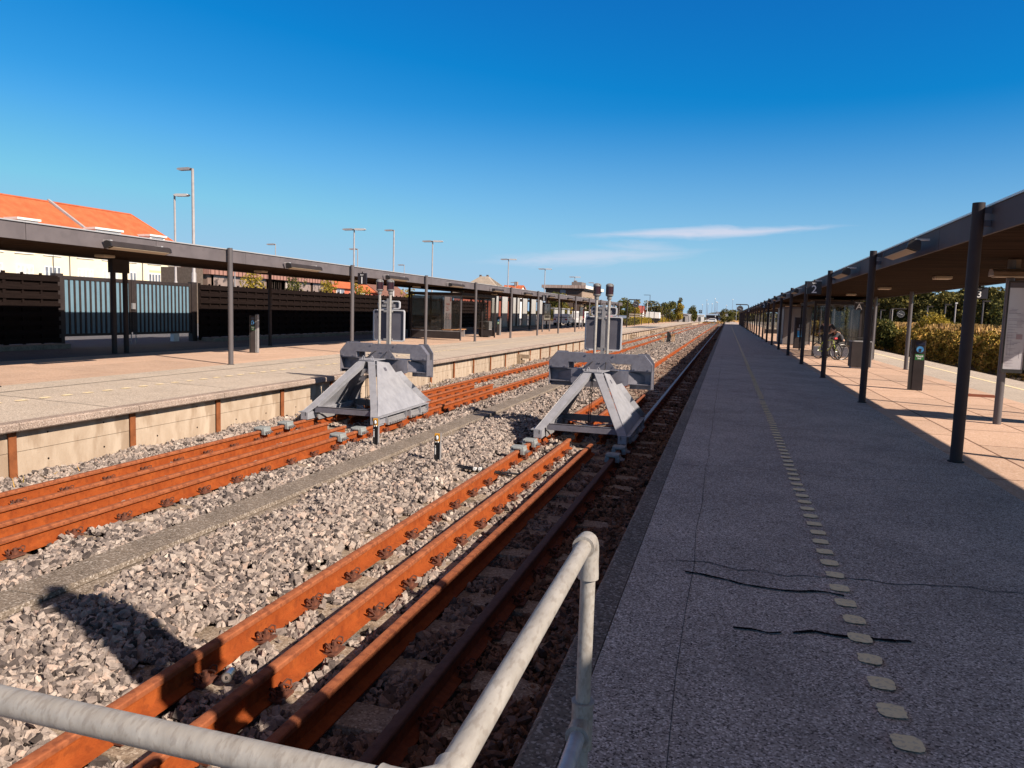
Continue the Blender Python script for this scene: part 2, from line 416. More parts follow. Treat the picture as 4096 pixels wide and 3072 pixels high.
SLEEP = speckle("sleeper_concrete", (.27,.21,.155), (.45,.38,.30), (.15,.11,.08), scale=80, patch=.25, stain=(.20,.13,.08))
DIRT = mat("dirt", (.16,.12,.09), (.26,.20,.15), rough=1, scale=1.5, detail=10, bump=.5, bscale=30)
BALDIRT = mat("ballast_bed", (.10,.08,.07), (.24,.205,.185), rough=1, scale=22, detail=6, bump=1, bscale=22, bdist=.04)
GLASS = glass_mat("shelter_glass", (.78,.78,.76), .07)
# ------------------------------------------------------------- the ground and paved surfaces
T1, T2 = -6.915, -2.32           # track centres
def struct(name, mb, mats, label=None):
    o = mb.build(name, mats); o['kind'] = 'structure'
    if label: o['label'] = label
    return o
GROUND = mat("ground_dry", (.20,.16,.11), (.33,.28,.20), rough=1, scale=.35, detail=10, c3=(.13,.14,.06), s3=1.2, a3=.6)
g = MB(); g.poly([(-1500,-200,-.42),(1500,-200,-.42),(1500,4000,-.42),(-1500,4000,-.42)]); struct("ground", g, GROUND)
g = MB(); g.box(-8.95,-.6,-3,290,-.6,-.27); struct("track_bed", g, BALDIRT)
g = MB(); g.box(8.55,17.2,-6,330,-.6,-.16); struct("old_track_bed", g, DIRT)
# left platform: pale aggregate strip then pink paving
g = MB(); g.box(-12.62,-8.92,0,290,-.3,P); struct("platform_edge_strip", g, AGG)
g = MB(); g.box(-17.3,-12.62,0,290,-.3,P); struct("platform_paving", g, PAVE_L)
g = MB(); g.box(-70,-17.3,-10,400,-.3,P-.006); struct("road", g, ASPH)
# right platform: worn aggregate, pink paving, worn aggregate again
g = MB(); g.box(-.5,-.36,-6,420,.44,P); g.box(-.36,2.76,-6,420,-.3,P); struct("platform_edge_strip", g, AGG_R)
g = MB(); g.box(2.76,6.15,-6,420,-.3,P); struct("platform_paving", g, PAVE)
g = MB(); g.box(6.15,8.5,-6,420,-.3,P); struct("platform_edge_strip", g, AGG)
for (x0,x1,y) in ((2.9,4.1,13.2),(3.2,3.9,20)):
    pass
# joints, cracks and seams in the paving (thin strips of dark filler, 4 mm proud)
def crack(pts, w, z=P+.004, mb=None):
    mb = mb or MB()
    for k in range(len(pts)-1):
        a = Vector((*pts[k],z)); b = Vector((*pts[k+1],z)); d = (b-a).normalized(); n_ = Vector((-d.y,d.x,0))
        wa = w*random.uniform(.5,1.1); wb = w*random.uniform(.5,1.1)
        mb.poly([a-n_*wa/2, b-n_*wb/2, b+n_*wb/2, a+n_*wa/2])
    return mb
def wobble(x0,x1,y,amp,n=14,slope=0):
    ps=[]; yy=0
    for k in range(n+1):
        yy += random.uniform(-amp,amp)*.6
        ps.append((x0+(x1-x0)*k/n, y+yy+slope*(x1-x0)*k/n))
    return ps
cm = MB()
random.seed(3)
for y in (4.95,8.25,11.7,14.6,18,21.3,24.8,28,31.6,35,40,45,50,56,62,70,80,90,100,115,130):
    xa = random.uniform(-.5,.6); xb = random.uniform(1.5,2.7)
    crack(wobble(xa,xb,y,.09,24,.05), (.011 if y<13 else .008) if y<30 else .02, mb=cm)
crack([(-.13+.012*sin(y*3),y) for y in np.arange(2.5,60,.8)], .005, mb=cm)

struct("platform_cracks", cm, mat("crack_dark",(.06,.05,.047),rough=1))
ct = MB()
crack([(-.17,4.72),(-.08,4.715),(.0,4.69),(.1,4.66),(.18,4.62),(.28,4.61),(.4,4.60),(.5,4.615),(.6,4.66),(.67,4.665),(.76,4.64)], .03, z=P+.007, mb=ct)
crack([(.12,3.94),(.22,3.95),(.3,3.93),(.36,3.96)], .03, z=P+.007, mb=ct)
crack([(.42,3.98),(.53,4.04),(.62,4.02),(.72,4.03),(.82,4.045),(.92,4.06),(1.0,4.08)], .034, z=P+.007, mb=ct)
struct("tar_seams", ct, TAR)
cl = MB()
for k in range(60):
    y = 3.2 + k*2.03*1.5
    crack(wobble(-12.2,-8.95,y,.04,12,-.12), .018 if y<20 else .035, mb=cl)
crack([(-11.75+.01*sin(y),y) for y in np.arange(2,150,2.)], .06, mb=cl)
struct("platform_cracks", cl, mat("crack_pale",(.17,.145,.12),rough=1))
g = MB(); g.box(-12.3,-9.0,92,108.5,P,P+.006); struct("asphalt_patch", g, ASPH)

# yellow safety dashes: one painted line on each platform
def dashes(name, x, y0, y1, step, lx, ly, worn):
    mb = MB(); y = y0
    while y < y1:
        if random.random() > .03:
            n_ = 7; cx, cy = x+random.uniform(-.008,.008), y
            pts=[]; big = 1.0 if y < 16 else 1.2; rnd_ = random.random()
            for q in range(18):
                a = 2*pi*q/18; ca, sa = cos(a), sin(a); kk = 1/max(abs(ca)**5+abs(sa)**5, .01)**.2
                w_ = random.uniform(1-worn*(.5+rnd_), 1.02)
                pts.append((cx+ca*kk*lx/2*w_, cy+sa*kk*ly*big/2*w_, P+.009))
            mb.poly(pts)
        y += step
    return struct(name, mb, YEL)
dashes("safety_line", .757, 2.56, 190, .245, .116, .118, .13)
dashes("safety_line", -10.57, 3.0, 150, .42, .12, .2, .2)
g = MB(); g.box(7.38,7.5,0,190,P,P+.005); struct("safety_line", g, YEL)
# manhole / dark inlay plates in the pink paving
for (x0,x1,y0,y1) in ((5.35,6.1,19.0,19.7),):
    g = MB(); g.box(x0,x1,y0,y1,P,P+.006); tag(g.build("manhole_cover", RUST_DK), "dark rusty cover plate let into the pink paving beside the bollard", "manhole cover")

# ------------------------------------------------------------- platform walls
def platform_wall(label, xf, side, cmat, n, dirs, y0=7.29-2.03*3):
    # xf: coping front edge, side=+1 when the track lies towards +x
    cw = .2 if side > 0 else .155
    t = thing("platform_wall", label, "retaining wall", (xf, y0, 0))
    wall = None; post = None; cope = None
    for k in range(n):
        yy = k*2.03
        if wall is None:
            m1 = MB(); m1.box(-side*.17,-side*.29,.045,1.985,-.4,.135); m1.box(-side*.168,-side*.29,.045,1.985,.142,.43)
            for hy in (.55,1.5):
                for hz in (-.03,.34):
                    m1.tube([(-side*.165,hy,hz),(-side*.175,hy,hz)], .014, 8, 1)
            wall = m1.build("concrete_panel", [CONC, TAR], t, bevel=0)
            m2 = MB(); m2.box(-side*.13,-side*.145,-.055,.055,-.4,.43); m2.box(-side*.146,-side*.28,-.008,.008,-.4,.43)
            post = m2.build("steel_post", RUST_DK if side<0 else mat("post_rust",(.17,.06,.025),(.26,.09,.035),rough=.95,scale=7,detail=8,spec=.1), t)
            m3 = MB(); m3.prism([(0,.455),(-side*.018,.437),(-side*cw,.437),(-side*cw,P+.001),(-side*.02,P+.001),(0,P-.02)], 'y', .006, 2.024)
            cope = m3.build("coping_stone", cmat, t)
            for o in (wall, post, cope): o.location = (0,0,0)
            t["_"]=0; del t["_"]
        else:
            for o in (wall, post, cope):
                c = o.copy(); COL.objects.link(c); c.parent = t; c.location = (0, yy, 0)
    if n < 140:
        m1 = MB(); m1.box(-side*.17,-side*.29,n*2.03,290-y0,-.4,.43); m1.build("far_wall_face", CONC, t)
        m1 = MB(); m1.box(0,-side*cw,n*2.03,290-y0,.437,P); m1.build("far_coping", cmat, t)
    return t
platform_wall("pale concrete panel wall with rusty steel posts below the sunlit left platform", -8.72, 1, COPING, 98, 1)
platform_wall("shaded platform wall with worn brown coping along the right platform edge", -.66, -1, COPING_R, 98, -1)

# concrete brackets on the left wall
br = None
for k, y in enumerate((31.6, 51.2, 71.2, 90.9, 111.2, 131, 151)):
    m1 = MB(); m1.box(0,.17,-.16,.16,-.28,.27); m1.box(.17,.55,-.12,-.03,.1,.27); m1.box(.17,.55,.05,.12,.1,.24); m1.box(.17,.3,-.1,.1,-.12,.02)
    if br is None:
        br = tag(m1.build("wall_bracket", mat("stained_steel",(.24,.17,.11),(.34,.25,.17),rough=.9,scale=9), loc=(-8.885,y,0)), "nearest brown bracket box fixed low on the sunlit platform wall", "bracket", "brackets along the left platform wall")
    else:
        c = br.copy(); COL.objects.link(c); c.location = (-8.885,y,0)
        c['label'] = ["", "second brown bracket box from the buffers on the platform wall","third brown bracket box along the platform wall","fourth brown bracket box along the platform wall","fifth brown bracket box, small and far along the platform wall","sixth brown bracket box, very far along the platform wall","farthest brown bracket box on the platform wall"][k]

# ------------------------------------------------------------- rails
def rail_profile():
    h = [(.075,-.172),(.075,-.161),(.035,-.150),(.010,-.142),(.0085,-.10),(.0095,-.050),(.034,-.043),(.036,-.036),(.036,-.010),(.030,-.003),(.018,0)]
    return [(x,z) for x,z in h] + [(-x,z) for x,z in reversed(h)]
def rail(x, y0, y1, label, clips, group, mats=(RUST,RUST_HEAD), head=True, sleeper0=None, step=.63, seg=None):
    t = thing("rail", label, "rail", (x, y0, 0), 0, group)
    pr = rail_profile(); n = len(pr); mb = MB(); L_ = y1-y0
    ys = [0, L_]
    for yy in ys: mb.v += [(px, yy, pz) for px, pz in pr]
    for k in range(n):
        a, b = k, (k+1) % n
        mb.f.append((a, b, n+b, n+a))
        zc = (pr[a][1]+pr[b][1])/2; mb.m.append(1 if zc > -.035 else 0)
    mb.f.append(tuple(range(n-1,-1,-1))); mb.m.append(0); mb.f.append(tuple(range(n,2*n))); mb.m.append(0)
    mb.build("rail_bar", list(mats), t, smooth=True)
    if clips: 
        ks = [k for k in range(0,400) if y0+.05 < clips[0]+k*clips[1] < min(y1-.05, clips[2])]
        first = None; cnt = 0
        for k in ks:
            for sd in (1,-1):
                if cnt >= 98: break
                if first is None:
                    o = CLIP_ME.build("rail_clip", RUST_CLIP, t, smooth=True)
                    first = o
                else:
                    o = first.copy(); COL.objects.link(o); o.parent = t
                o.location = (0, clips[0]+k*clips[1]-y0, -.155); o.rotation_euler = (0,0,0 if sd>0 else pi); cnt += 1
    return t
RUST_CLIP = mat("clip_rust", (.075,.026,.016), (.15,.05,.025), rough=.9, scale=30)
# spring clip: bent rod loops around a screw spike
c = MB()
pts=[]
for k in range(22):
    a = k/21
    if k<8: pts.append((.05+.03*cos(pi*k/7*1.0), -.055+.012*k*.5, .03+.022*sin(pi*k/7)))
    elif k<15: pts.append((.02+.055*sin(pi*(k-8)/6*.5)+.01, -.02+.04*(k-8)/6, .028+.015*sin(pi*(k-8)/6)))
    else: pts.append((.085-.03*cos(pi*(k-15)/6), .022+.012*(k-15)*.5, .03+.02*sin(pi*(k-15)/6)))
c.tube(pts, .0065, 6)
c.cyl(.085,0,-.01,.035,.03,8); c.cyl(.085,0,.035,.062,.017,6)
c.tube([(.09,.05,.01),(.11,.075,.03),(.10,.09,.055),(.075,.085,.06),(.055,.065,.035),(.05,.05,.012)], .0065, 6)
c.tube([(.09,-.05,.01),(.11,-.075,.03),(.10,-.09,.055),(.075,-.085,.06),(.055,-.065,.035),(.05,-.05,.012)], .0065, 6)
c.box(.02,.13,-.075,.075,-.012,.004)
CLIP_ME = c
G2 = "rails of the track at the right platform"; G1 = "rails of the track at the left platform"
c2 = (6.2-.63*8, .63, 75); c1 = (5.0-.635*6, .635, 75)
DARKHEAD = (RUST_DK, mat("rust_head_shade",(.085,.038,.024),(.13,.06,.04),rough=.75,scale=20,bump=.2,bscale=100,spec=.2))  # near rail's rust darkened; the canopy shade is put into its colour
rail(T2-.7525, -1, 300, "long rusty outer rail nearest the cable trough, runs under the right buffer stop", c2, G2)
rail(T2-.215, -1, 12.49, "sunlit rusty stub rail inside the right track, ending before the buffer stop", c2, G2)
rail(T2+.235, -1, 12.14, "rusty stub rail at the shadow edge, ending just before the right buffer stop", None, G2)
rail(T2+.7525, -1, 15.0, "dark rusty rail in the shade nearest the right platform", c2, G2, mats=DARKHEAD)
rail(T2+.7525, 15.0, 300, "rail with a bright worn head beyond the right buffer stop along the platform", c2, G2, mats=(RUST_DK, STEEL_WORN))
rail(T2-.215, 13.1, 20.4, "short rusty inner rail beyond the right buffer stop, left one", c2, G2)
rail(T2+.235, 13.1, 20.6, "short rusty inner rail beyond the right buffer stop, right one", c2, G2)
rail(T1-.735, 0, 300, "outer rusty rail beside the pale concrete platform wall", c1, G1)
rail(T1-.20, 0, 12.2, "second rusty rail from the platform wall, ending before the left buffer stop", None, G1)
rail(T1+.28, 0, 12.0, "third rusty rail from the platform wall, ending before the left buffer stop", None, G1)
rail(T1+.735, 0, 300, "rusty rail on the trough side of the left track", c1, G1)
rail(T1-.20, 13.1, 20.6, "short rusty inner rail beyond the left buffer stop, nearer the platform wall", c1, G1)
rail(T1+.28, 13.1, 20.9, "short rusty inner rail beyond the left buffer stop, nearer the trough", c1, G1)

# sleepers
s_ = MB()
s_.prism([(-1.3,-.30),(1.3,-.30),(1.3,-.215),(1.12,-.185),(.45,-.178),(-.45,-.178),(-1.12,-.185),(-1.3,-.215)], 'y', -.13, .13)
SL = s_.build("sleeper", SLEEP, bevel=.012)
SL.location = (T2, c2[0], 0); tag(SL, "brown concrete sleeper under the right track", "sleeper", "concrete sleepers under the right track")
def sl_lab(k, side):
    return f"brown concrete sleeper under the {side} track, {('first second third fourth fifth sixth seventh eighth ninth tenth eleventh twelfth'.split()[k])} in view from the viewer" if 0 <= k < 12 else f"brown concrete sleeper under the {side} track"
for k in range(1,145):
    o = SL.copy(); COL.objects.link(o); o.location = (T2, c2[0]+k*.63, 0); o['label'] = sl_lab(k-3, "right")
SL1 = SL.copy(); COL.objects.link(SL1)
SL1.location = (T1, c1[0], 0); tag(SL1, "brown concrete sleeper under the left track", "sleeper", "concrete sleepers under the left track")
for k in range(1,145):
    o = SL1.copy(); COL.objects.link(o); o.location = (T1, c1[0]+k*.635, 0); o['label'] = sl_lab(k-6, "left")

# cable trough between the tracks: lids in a row
ct = thing("cable_trough", "grey-brown concrete cable trough with flat lids lying between the two tracks", "cable trough", (-5.02,1.2,0))
m1 = MB(); m1.prism([(-.21,-.35),(.27,-.35),(.27,-.125),(.19,-.118),(-.21,-.118)], 'y', 0, 63); m1.build("trough_base", TROUGH, ct)
lid = None
for k in range(63):
    if lid is None:
        m1 = MB(); m1.box(-.20,.17,.004,.994,-.114,-.065); lid = m1.build("lid", TROUGH, ct, bevel=.006); o = lid
    else:
        o = lid.copy(); COL.objects.link(o); o.parent = ct
    o.location = (random.uniform(-.006,.006), k*1.0, random.uniform(-.004,.004)); o.rotation_euler = (0,0,random.uniform(-.006,.006))
# ------------------------------------------------------------- ballast stones (one countless heap per bed)
STONE = attr_mat("ballast_stone", [(0,(.035,.028,.026)),(.22,(.11,.09,.082)),(.45,(.25,.205,.18)),(.72,(.385,.325,.28)),(.9,(.39,.29,.235)),(1,(.60,.53,.46))], rough=.85, streak=26, bump=.5)
def ico():
    t = (1+5**.5)/2
    v = np.array([(-1,t,0),(1,t,0),(-1,-t,0),(1,-t,0),(0,-1,t),(0,1,t),(0,-1,-t),(0,1,-t),(t,0,-1),(t,0,1),(-t,0,-1),(-t,0,1)],float)
    v /= np.linalg.norm(v[0])
    f = np.array([(0,11,5),(0,5,1),(0,1,7),(0,7,10),(0,10,11),(1,5,9),(5,11,4),(11,10,2),(10,7,6),(7,1,8),(3,9,4),(3,4,2),(3,2,6),(3,6,8),(3,8,9),(4,9,5),(2,4,11),(6,2,10),(8,6,7),(9,8,1)])
    return v, f
def octa():
    v = np.array([(1,0,0),(-1,0,0),(0,1,0),(0,-1,0),(0,0,1),(0,0,-1)],float)
    f = np.array([(0,2,4),(2,1,4),(1,3,4),(3,0,4),(2,0,5),(1,2,5),(3,1,5),(0,3,5)])
    return v, f
def boxy():
    # chipped block: a cube with two corners cut
    v = np.array([(-1,-1,-1),(1,-1,-1),(1,1,-1),(-1,1,-1),(-1,-1,.3),(-.2,-1,1),(1,-1,1),(1,.3,1),(1,1,.2),(.2,1,1),(-1,1,1),(-1,-.2,1)],float)*.62
    f = [(0,3,2),(0,2,1),(0,1,6),(0,6,5),(0,5,4),(1,2,8),(1,8,7),(1,7,6),(2,3,10),(2,10,9),(2,9,8),(3,0,4),(3,4,11),(3,11,10),(4,5,11),(5,6,7),(5,7,11),(7,8,9),(7,9,11),(9,10,11)]
    return v, np.array(f)
def rotmats(n):
    q = rng.normal(size=(n,4)); q /= np.linalg.norm(q,axis=1,keepdims=True)
    w,x,y,z = q.T
    return np.stack([np.stack([1-2*(y*y+z*z),2*(x*y-z*w),2*(x*z+y*w)],-1),np.stack([2*(x*y+z*w),1-2*(x*x+z*z),2*(y*z-x*w)],-1),np.stack([2*(x*z-y*w),2*(y*z+x*w),1-2*(x*x+y*y)],-1)],1)
def mesh_np(name, V, Fc, rnd, material):
    me = bpy.data.meshes.new(name); nf = len(Fc); k = Fc.shape[1]
    me.vertices.add(len(V)); me.vertices.foreach_set("co", V.astype(np.float32).ravel())
    me.loops.add(nf*k); me.loops.foreach_set("vertex_index", Fc.astype(np.int32).ravel())
    me.polygons.add(nf); me.polygons.foreach_set("loop_start", np.arange(0,nf*k,k,dtype=np.int32))
    try: me.polygons.foreach_set("loop_total", np.full(nf,k,dtype=np.int32))
    except Exception: pass
    a = me.attributes.new("rnd",'FLOAT','FACE'); a.data.foreach_set("value", rnd.astype(np.float32))
    me.materials.append(material); me.update(calc_edges=True); me.validate(); me.shade_flat()
    return me
def stones(pts, size, protos):
    # pts: n x 3 centres, size: n
    n = len(pts); Vs=[]; Fs=[]; Rs=[]; off=0
    which = rng.integers(0,len(protos),n)
    for p,(v,f) in enumerate(protos):
        idx = np.where(which==p)[0]; m_=len(idx)
        if m_==0: continue
        vv = v[None]*(1+rng.uniform(-.27,.25,(m_,len(v),1)))
        sc = np.stack([rng.uniform(.85,1.6,m_),rng.uniform(.6,1.0,m_),rng.uniform(.4,.75,m_)],-1)*size[idx,None]
        vv = vv*sc[:,None]
        vv = np.einsum('nij,nkj->nki', rotmats(m_), vv)+pts[idx][:,None]
        Vs.append(vv.reshape(-1,3)); Fs.append((f[None]+np.arange(m_)[:,None,None]*len(v)+off).reshape(-1,3))
        Rs.append(np.repeat(rng.beta(2.0,1.9,m_),len(f))); off += m_*len(v)
    return np.concatenate(Vs),np.concatenate(Fs),np.concatenate(Rs)
def bed_h(x,y):
    # lie of the stones: level with the sleepers between rails, a low ridge between the tracks
    d2 = np.abs(x-T2); d1 = np.abs(x-T1)
    h = np.full(x.shape,-.205)
    mid = (x>T1+1.0)&(x<T2-1.0)
    r = np.clip((np.minimum(x-(T1+1.0),(T2-1.0)-x))/.5,0,1)
    h = np.where(mid,-.19+.085*r,h)
    h = np.where((x>-5.3)&(x<-4.65), -.15, h)
    h = h+.022*np.sin(x*5.1+y*2.3)+.02*np.sin(y*4.7-x*3.1)+.012*np.sin(9*x)*np.cos(8*y)
    return h
def scatter(x0,x1,y0,y1,dens,s0,s1,layers=2,protos=None,slx=True):
    out=[];sz=[]
    for l in range(layers):
        n=int((x1-x0)*(y1-y0)*dens)
        x=rng.uniform(x0,x1,n);y=rng.uniform(y0,y1,n);s=rng.uniform(s0,s1,n)*rng.choice([.7,1,1,1.3],n)
        keep=np.ones(n,bool)
        for rx in ((T2-.7525,T2-.215,T2+.235,T2+.7525) ):
            keep &= ~((np.abs(x-rx)<.075+s*.45)&((rx in (T2-.7525,T2+.7525))|(y<12.6)|((y>13)&(y<20.6))))
        for rx in ((T1-.735,T1-.2,T1+.28,T1+.735)):
            keep &= ~((np.abs(x-rx)<.075+s*.45)&((rx in (T1-.735,T1+.735))|(y<12.6)|((y>13)&(y<20.6))))
        keep &= ~((x>-5.22)&(x<-4.80)&(y<64))
        if slx:
            for tc,c in ((T2,c2),(T1,c1)):
                on=(np.abs(x-tc)<1.22)&(np.abs(((y-c[0]+c[1]/2)%c[1])-c[1]/2)<.115)
                keep &= ~(on&(rng.random(n)<.93))
        x,y,s=x[keep],y[keep],s[keep]
        z=bed_h(x,y)+s*(.1+.5*l)*.8+rng.uniform(-.01,.01,len(x))
        out.append(np.stack([x,y,z],-1));sz.append(s)
    return np.concatenate(out),np.concatenate(sz)
# brake dust and oil stain stones brown, plus painted-in roof shade beside the platform
_t=STONE.node_tree; _b=_t.nodes["Principled BSDF"]; _src=_b.inputs["Base Color"].links[0].from_socket
_tc=_t.nodes.new("ShaderNodeTexCoord"); _sp=_t.nodes.new("ShaderNodeSeparateXYZ"); _t.links.new(_tc.outputs["Object"],_sp.inputs[0])
_nz=_t.nodes.new("ShaderNodeTexNoise"); _nz.inputs["Scale"].default_value=1.6; _nz.inputs["Detail"].default_value=5; _t.links.new(_tc.outputs["Object"],_nz.inputs["Vector"])
def _m(op,a,b,cl=False):
    n_=_t.nodes.new("ShaderNodeMath"); n_.operation=op; n_.use_clamp=cl
    for i_,v_ in enumerate((a,b)):
        if isinstance(v_,(int,float)): n_.inputs[i_].default_value=v_
        else: _t.links.new(v_,n_.inputs[i_])
    return n_.outputs[0]
_w=_m('MULTIPLY',_m('SUBTRACT',_nz.outputs[0],.5),1.2)
_f1=_m('DIVIDE',_m('ADD',_m('ADD',_sp.outputs[0],2.25),_w),.6,True)
_f2=_m('MULTIPLY',_m('DIVIDE',_m('ADD',_m('ADD',_sp.outputs[0],3.3),_w),.8,True),_m('DIVIDE',_m('SUBTRACT',_sp.outputs[1],13.0),3.0,True))
_f=_m('MAXIMUM',_f1,_m('MULTIPLY',_f2,.75))
_mx=_t.nodes.new("ShaderNodeMix"); _mx.data_type='RGBA'; _mx.blend_type='MULTIPLY'; _t.links.new(_f,_mx.inputs[0]); _t.links.new(_src,_mx.inputs[6]); _mx.inputs[7].default_value=(.62,.42,.31,1); _t.links.new(_mx.outputs[2],_b.inputs["Base Color"])
PR=[ico(),boxy(),boxy(),boxy()]
A=[scatter(-8.9,-.62,1.2,8,820,.022,.040,2), scatter(-8.9,-.62,8,16,560,.025,.043,2), scatter(-8.9,-.62,16,34,330,.030,.05,1)]
P3=np.concatenate([a[0] for a in A]);S3=np.concatenate([a[1] for a in A])
V,Fc,Rn=stones(P3,S3,PR)
o=bpy.data.objects.new("ballast",mesh_np("ballast",V,Fc,Rn,STONE));COL.objects.link(o);tag(o,kind='stuff')
B=[scatter(-8.9,-.62,34,75,110,.05,.08,1,slx=False),scatter(-8.9,-.62,75,200,26,.09,.14,1,slx=False)]
P3=np.concatenate([a[0] for a in B]);S3=np.concatenate([a[1] for a in B])
V,Fc,Rn=stones(P3,S3,[octa()])
o=bpy.data.objects.new("ballast",mesh_np("ballast_far",V,Fc,Rn,STONE));COL.objects.link(o);tag(o,kind='stuff')
# ------------------------------------------------------------- buffer stops
LENS = mat("lamp_lens_dark", (.035,.012,.016), rough=.18)
LCAP = mat("lamp_cap_grey", (.17,.165,.16), (.22,.21,.2), rough=.5, scale=8)
def bolt(mb, x, y, z, d=-1, r=.014, m=0): mb.tube([(x,y,z),(x,y+d*.016,z)], r, 6, m)
def buffer_stop(loc, label):
    t = thing("buffer_stop", label, "buffer stop", loc, 0, "galvanised buffer stops")
    for s in (1,-1):
        # raking leg: flat channel bent at the foot
        def X(*ps): return [(s*a,b,c) for a,b,c in (ps if s>0 else ps[::-1])]
        w = .145
        lg = MB()
        lg.slab(X((.66,0,.14),(.66+w,0,.14),(.565+w,.19,.265),(.565,.19,.265)), .014)
        lg.slab(X((.565,.19,.265),(.565+w,.19,.265),(.02+w+.01,1.12,1.10),(.02,1.12,1.10)), .014)
        # folded edges
        lg.slab(X((.565,.19,.265),(.02,1.12,1.10),(.02,1.19,1.02),(.575,.26,.195)), .01)
        lg.box(*sorted((s*.66,s*(.66+w))), 0, .33, .005, .14)
        lg.box(*sorted((s*.70,s*.79)), .02, .30, -.03, .005)
        lg.build("leg", GALV, t)
        # side plate leaning in, stiffened at its front edge
        def lean(z): return .80-.63*(z-.15)
        sp = MB()
        prof = [(.02,.155),(2.32,.175),(2.16,.30),(1.82,.66),(1.70,.84),(1.64,1.04),(1.16,1.10),(.22,.30)]
        sp.slab(X(*[(lean(z),y,z) for y,z in prof]), .012)
        fr = [(2.32,.175),(2.16,.30),(1.82,.66),(1.70,.84),(1.65,1.0)]
        for (ya,za),(yb,zb) in zip(fr[:-2],fr[1:-1]):
            sp.slab(X((lean(za)-.01,ya,za),(lean(za)+.085,ya+.09,za+.03),(lean(zb)+.085,yb+.09,zb+.03),(lean(zb)-.01,yb,zb)), .012)
        sp.slab(X((.69,.0,.15),(.86,.0,.15),(.86,2.34,.17),(.69,2.34,.17)), .016)
        sp.box(*sorted((s*.70,s*.715)), .0, 2.32, .07, .15) if s<0 else sp.box(.70,.715,0,2.32,.07,.15)
        for yy in (.33,1.22,1.42,1.92,2.32):
            sp.box(*sorted((s*.70,s*.85)), yy-.012, yy, .0, .16)
        sp.build("side_plate", GALV, t)
        # friction clamps bolted to the rail head under the plate
        for y0,y1,nb in ((.42,1.18,7),(1.47,1.88,5),(1.97,2.28,3)):
            c = MB(); c.box(*sorted((s*.675,s*.83)), y0, y1, -.05, .055); c.box(*sorted((s*.69,s*.81)), y0+.02, y1-.02, .055, .09)
            c.build("clamp_block", GALV2, t, bevel=.006)
            for q in range(nb):
                b2 = MB()
                yy = y0+.06+(y1-y0-.12)*q/(nb-1)
                b2.tube([(s*.83,yy,.0),(s*.865,yy,-.005)], .022, 6); b2.tube([(s*.865,yy,-.005),(s*.885,yy,-.008)], .012, 6)
                b2.build("bolt", GALV2, t)
    # apex cap, sheltering plate under it and the lifting eyes
    a = MB()
    a.slab([(-.17,1.1,1.115),(.17,1.1,1.115),(.26,1.42,1.135),(-.26,1.42,1.135)], .014)
    a.slab([(-.24,1.16,.94),(.24,1.16,.94),(.20,1.42,1.05),(-.20,1.42,1.05)], .012)
    for x in (-.10,.09):
        a.tube([(x-.022,1.16,1.12),(x-.022,1.16,1.17),(x,1.16,1.195),(x+.022,1.16,1.17),(x+.022,1.16,1.12)], .009, 6)
    a.build("apex_plate", GALV, t)
    # tie bars
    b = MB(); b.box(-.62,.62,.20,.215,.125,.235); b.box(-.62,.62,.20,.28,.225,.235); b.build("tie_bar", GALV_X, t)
    for s in (1,-1):
        gp = MB(); pts = [(s*.745,.2),(s*.60,.2),(s*.30,.72),(s*.43,.72)]
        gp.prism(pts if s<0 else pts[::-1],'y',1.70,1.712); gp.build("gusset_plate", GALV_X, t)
    b = MB(); b.box(-.72,.72,1.93,1.95,.07,.2); b.box(-.72,.72,1.95,2.0,.07,.08); b.build("tie_bar", GALV2, t)
    b = MB(); b.bar((-.7,1.9,.1),(.7,.35,.1),.05,.012); b.bar((.7,1.9,.115),(-.7,.35,.115),.05,.012); b.build("cross_brace", GALV2, t)
    b = MB(); b.tube([(-.02,1.13,1.08),(-.05,1.17,.6),(-.07,1.22,.1),(-.09,1.3,-.1)], .007, 5); b.tube([(.0,1.13,1.07),(-.02,1.17,.6),(-.035,1.22,.1),(.0,1.35,-.1)], .007, 5)
    b.tube([(-.13,1.75,1.26),(-.2,1.5,1.14),(-.16,1.2,1.12),(-.06,1.12,1.11),(-.02,1.12,1.08)], .008, 5)
    b.tube([(.13,1.75,1.26),(.16,1.5,1.14),(.08,1.2,1.10),(-.02,1.12,1.11),(-.03,1.1,1.0)], .008, 5)
    b.build("cable", BLACKM, t)
    # lower cross box with the two H arms
    lo = MB()
    lo.slab([(-.56,1.86,.83),(-.56,1.86,1.10),(.56,1.86,1.10),(.56,1.86,.83),(.34,1.86,.76),(-.34,1.86,.76)], .014)
    lo.box(-.56,.56,1.86,2.1,1.092,1.106)
    for s in (1,-1):
        def B(a_,b_,*r): return lo.box(*sorted((s*a_,s*b_)), *r)
        B(.56,1.0,1.86,2.1,1.092,1.106)        # top flange
        B(.56,1.0,1.86,2.1,.845,.859)          # bottom flange
        B(.56,1.0,2.02,2.036,.859,1.092)       # web, set back
        B(.99,1.004,1.84,2.1,.78,1.11)         # end plate
        def X(*ps): return [(s*a,b,c) for a,b,c in (ps if s>0 else ps[::-1])]
        lo.slab(X((.56,1.87,.86),(.86,2.02,.86),(.86,2.02,1.0),(.56,1.87,1.09)), .01)   # gusset
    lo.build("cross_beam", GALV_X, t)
    # buffer pads beyond
    for s in (1,-1):
        pd = MB(); pts = [(s*.56,.74),(s*1.02,.74),(s*1.02,1.25),(s*.90,1.43),(s*.70,1.43),(s*.56,1.2)]
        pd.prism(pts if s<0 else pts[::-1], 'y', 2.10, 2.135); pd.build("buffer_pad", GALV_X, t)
    # upper beam plate with its cut-outs, and the bracket in the middle
    up = MB()
    pts = [(-1.0,1.115),(-1.0,1.235),(-.85,1.415),(-.30,1.415),(-.30,1.235),(-.62,1.235),(-.62,1.115)]
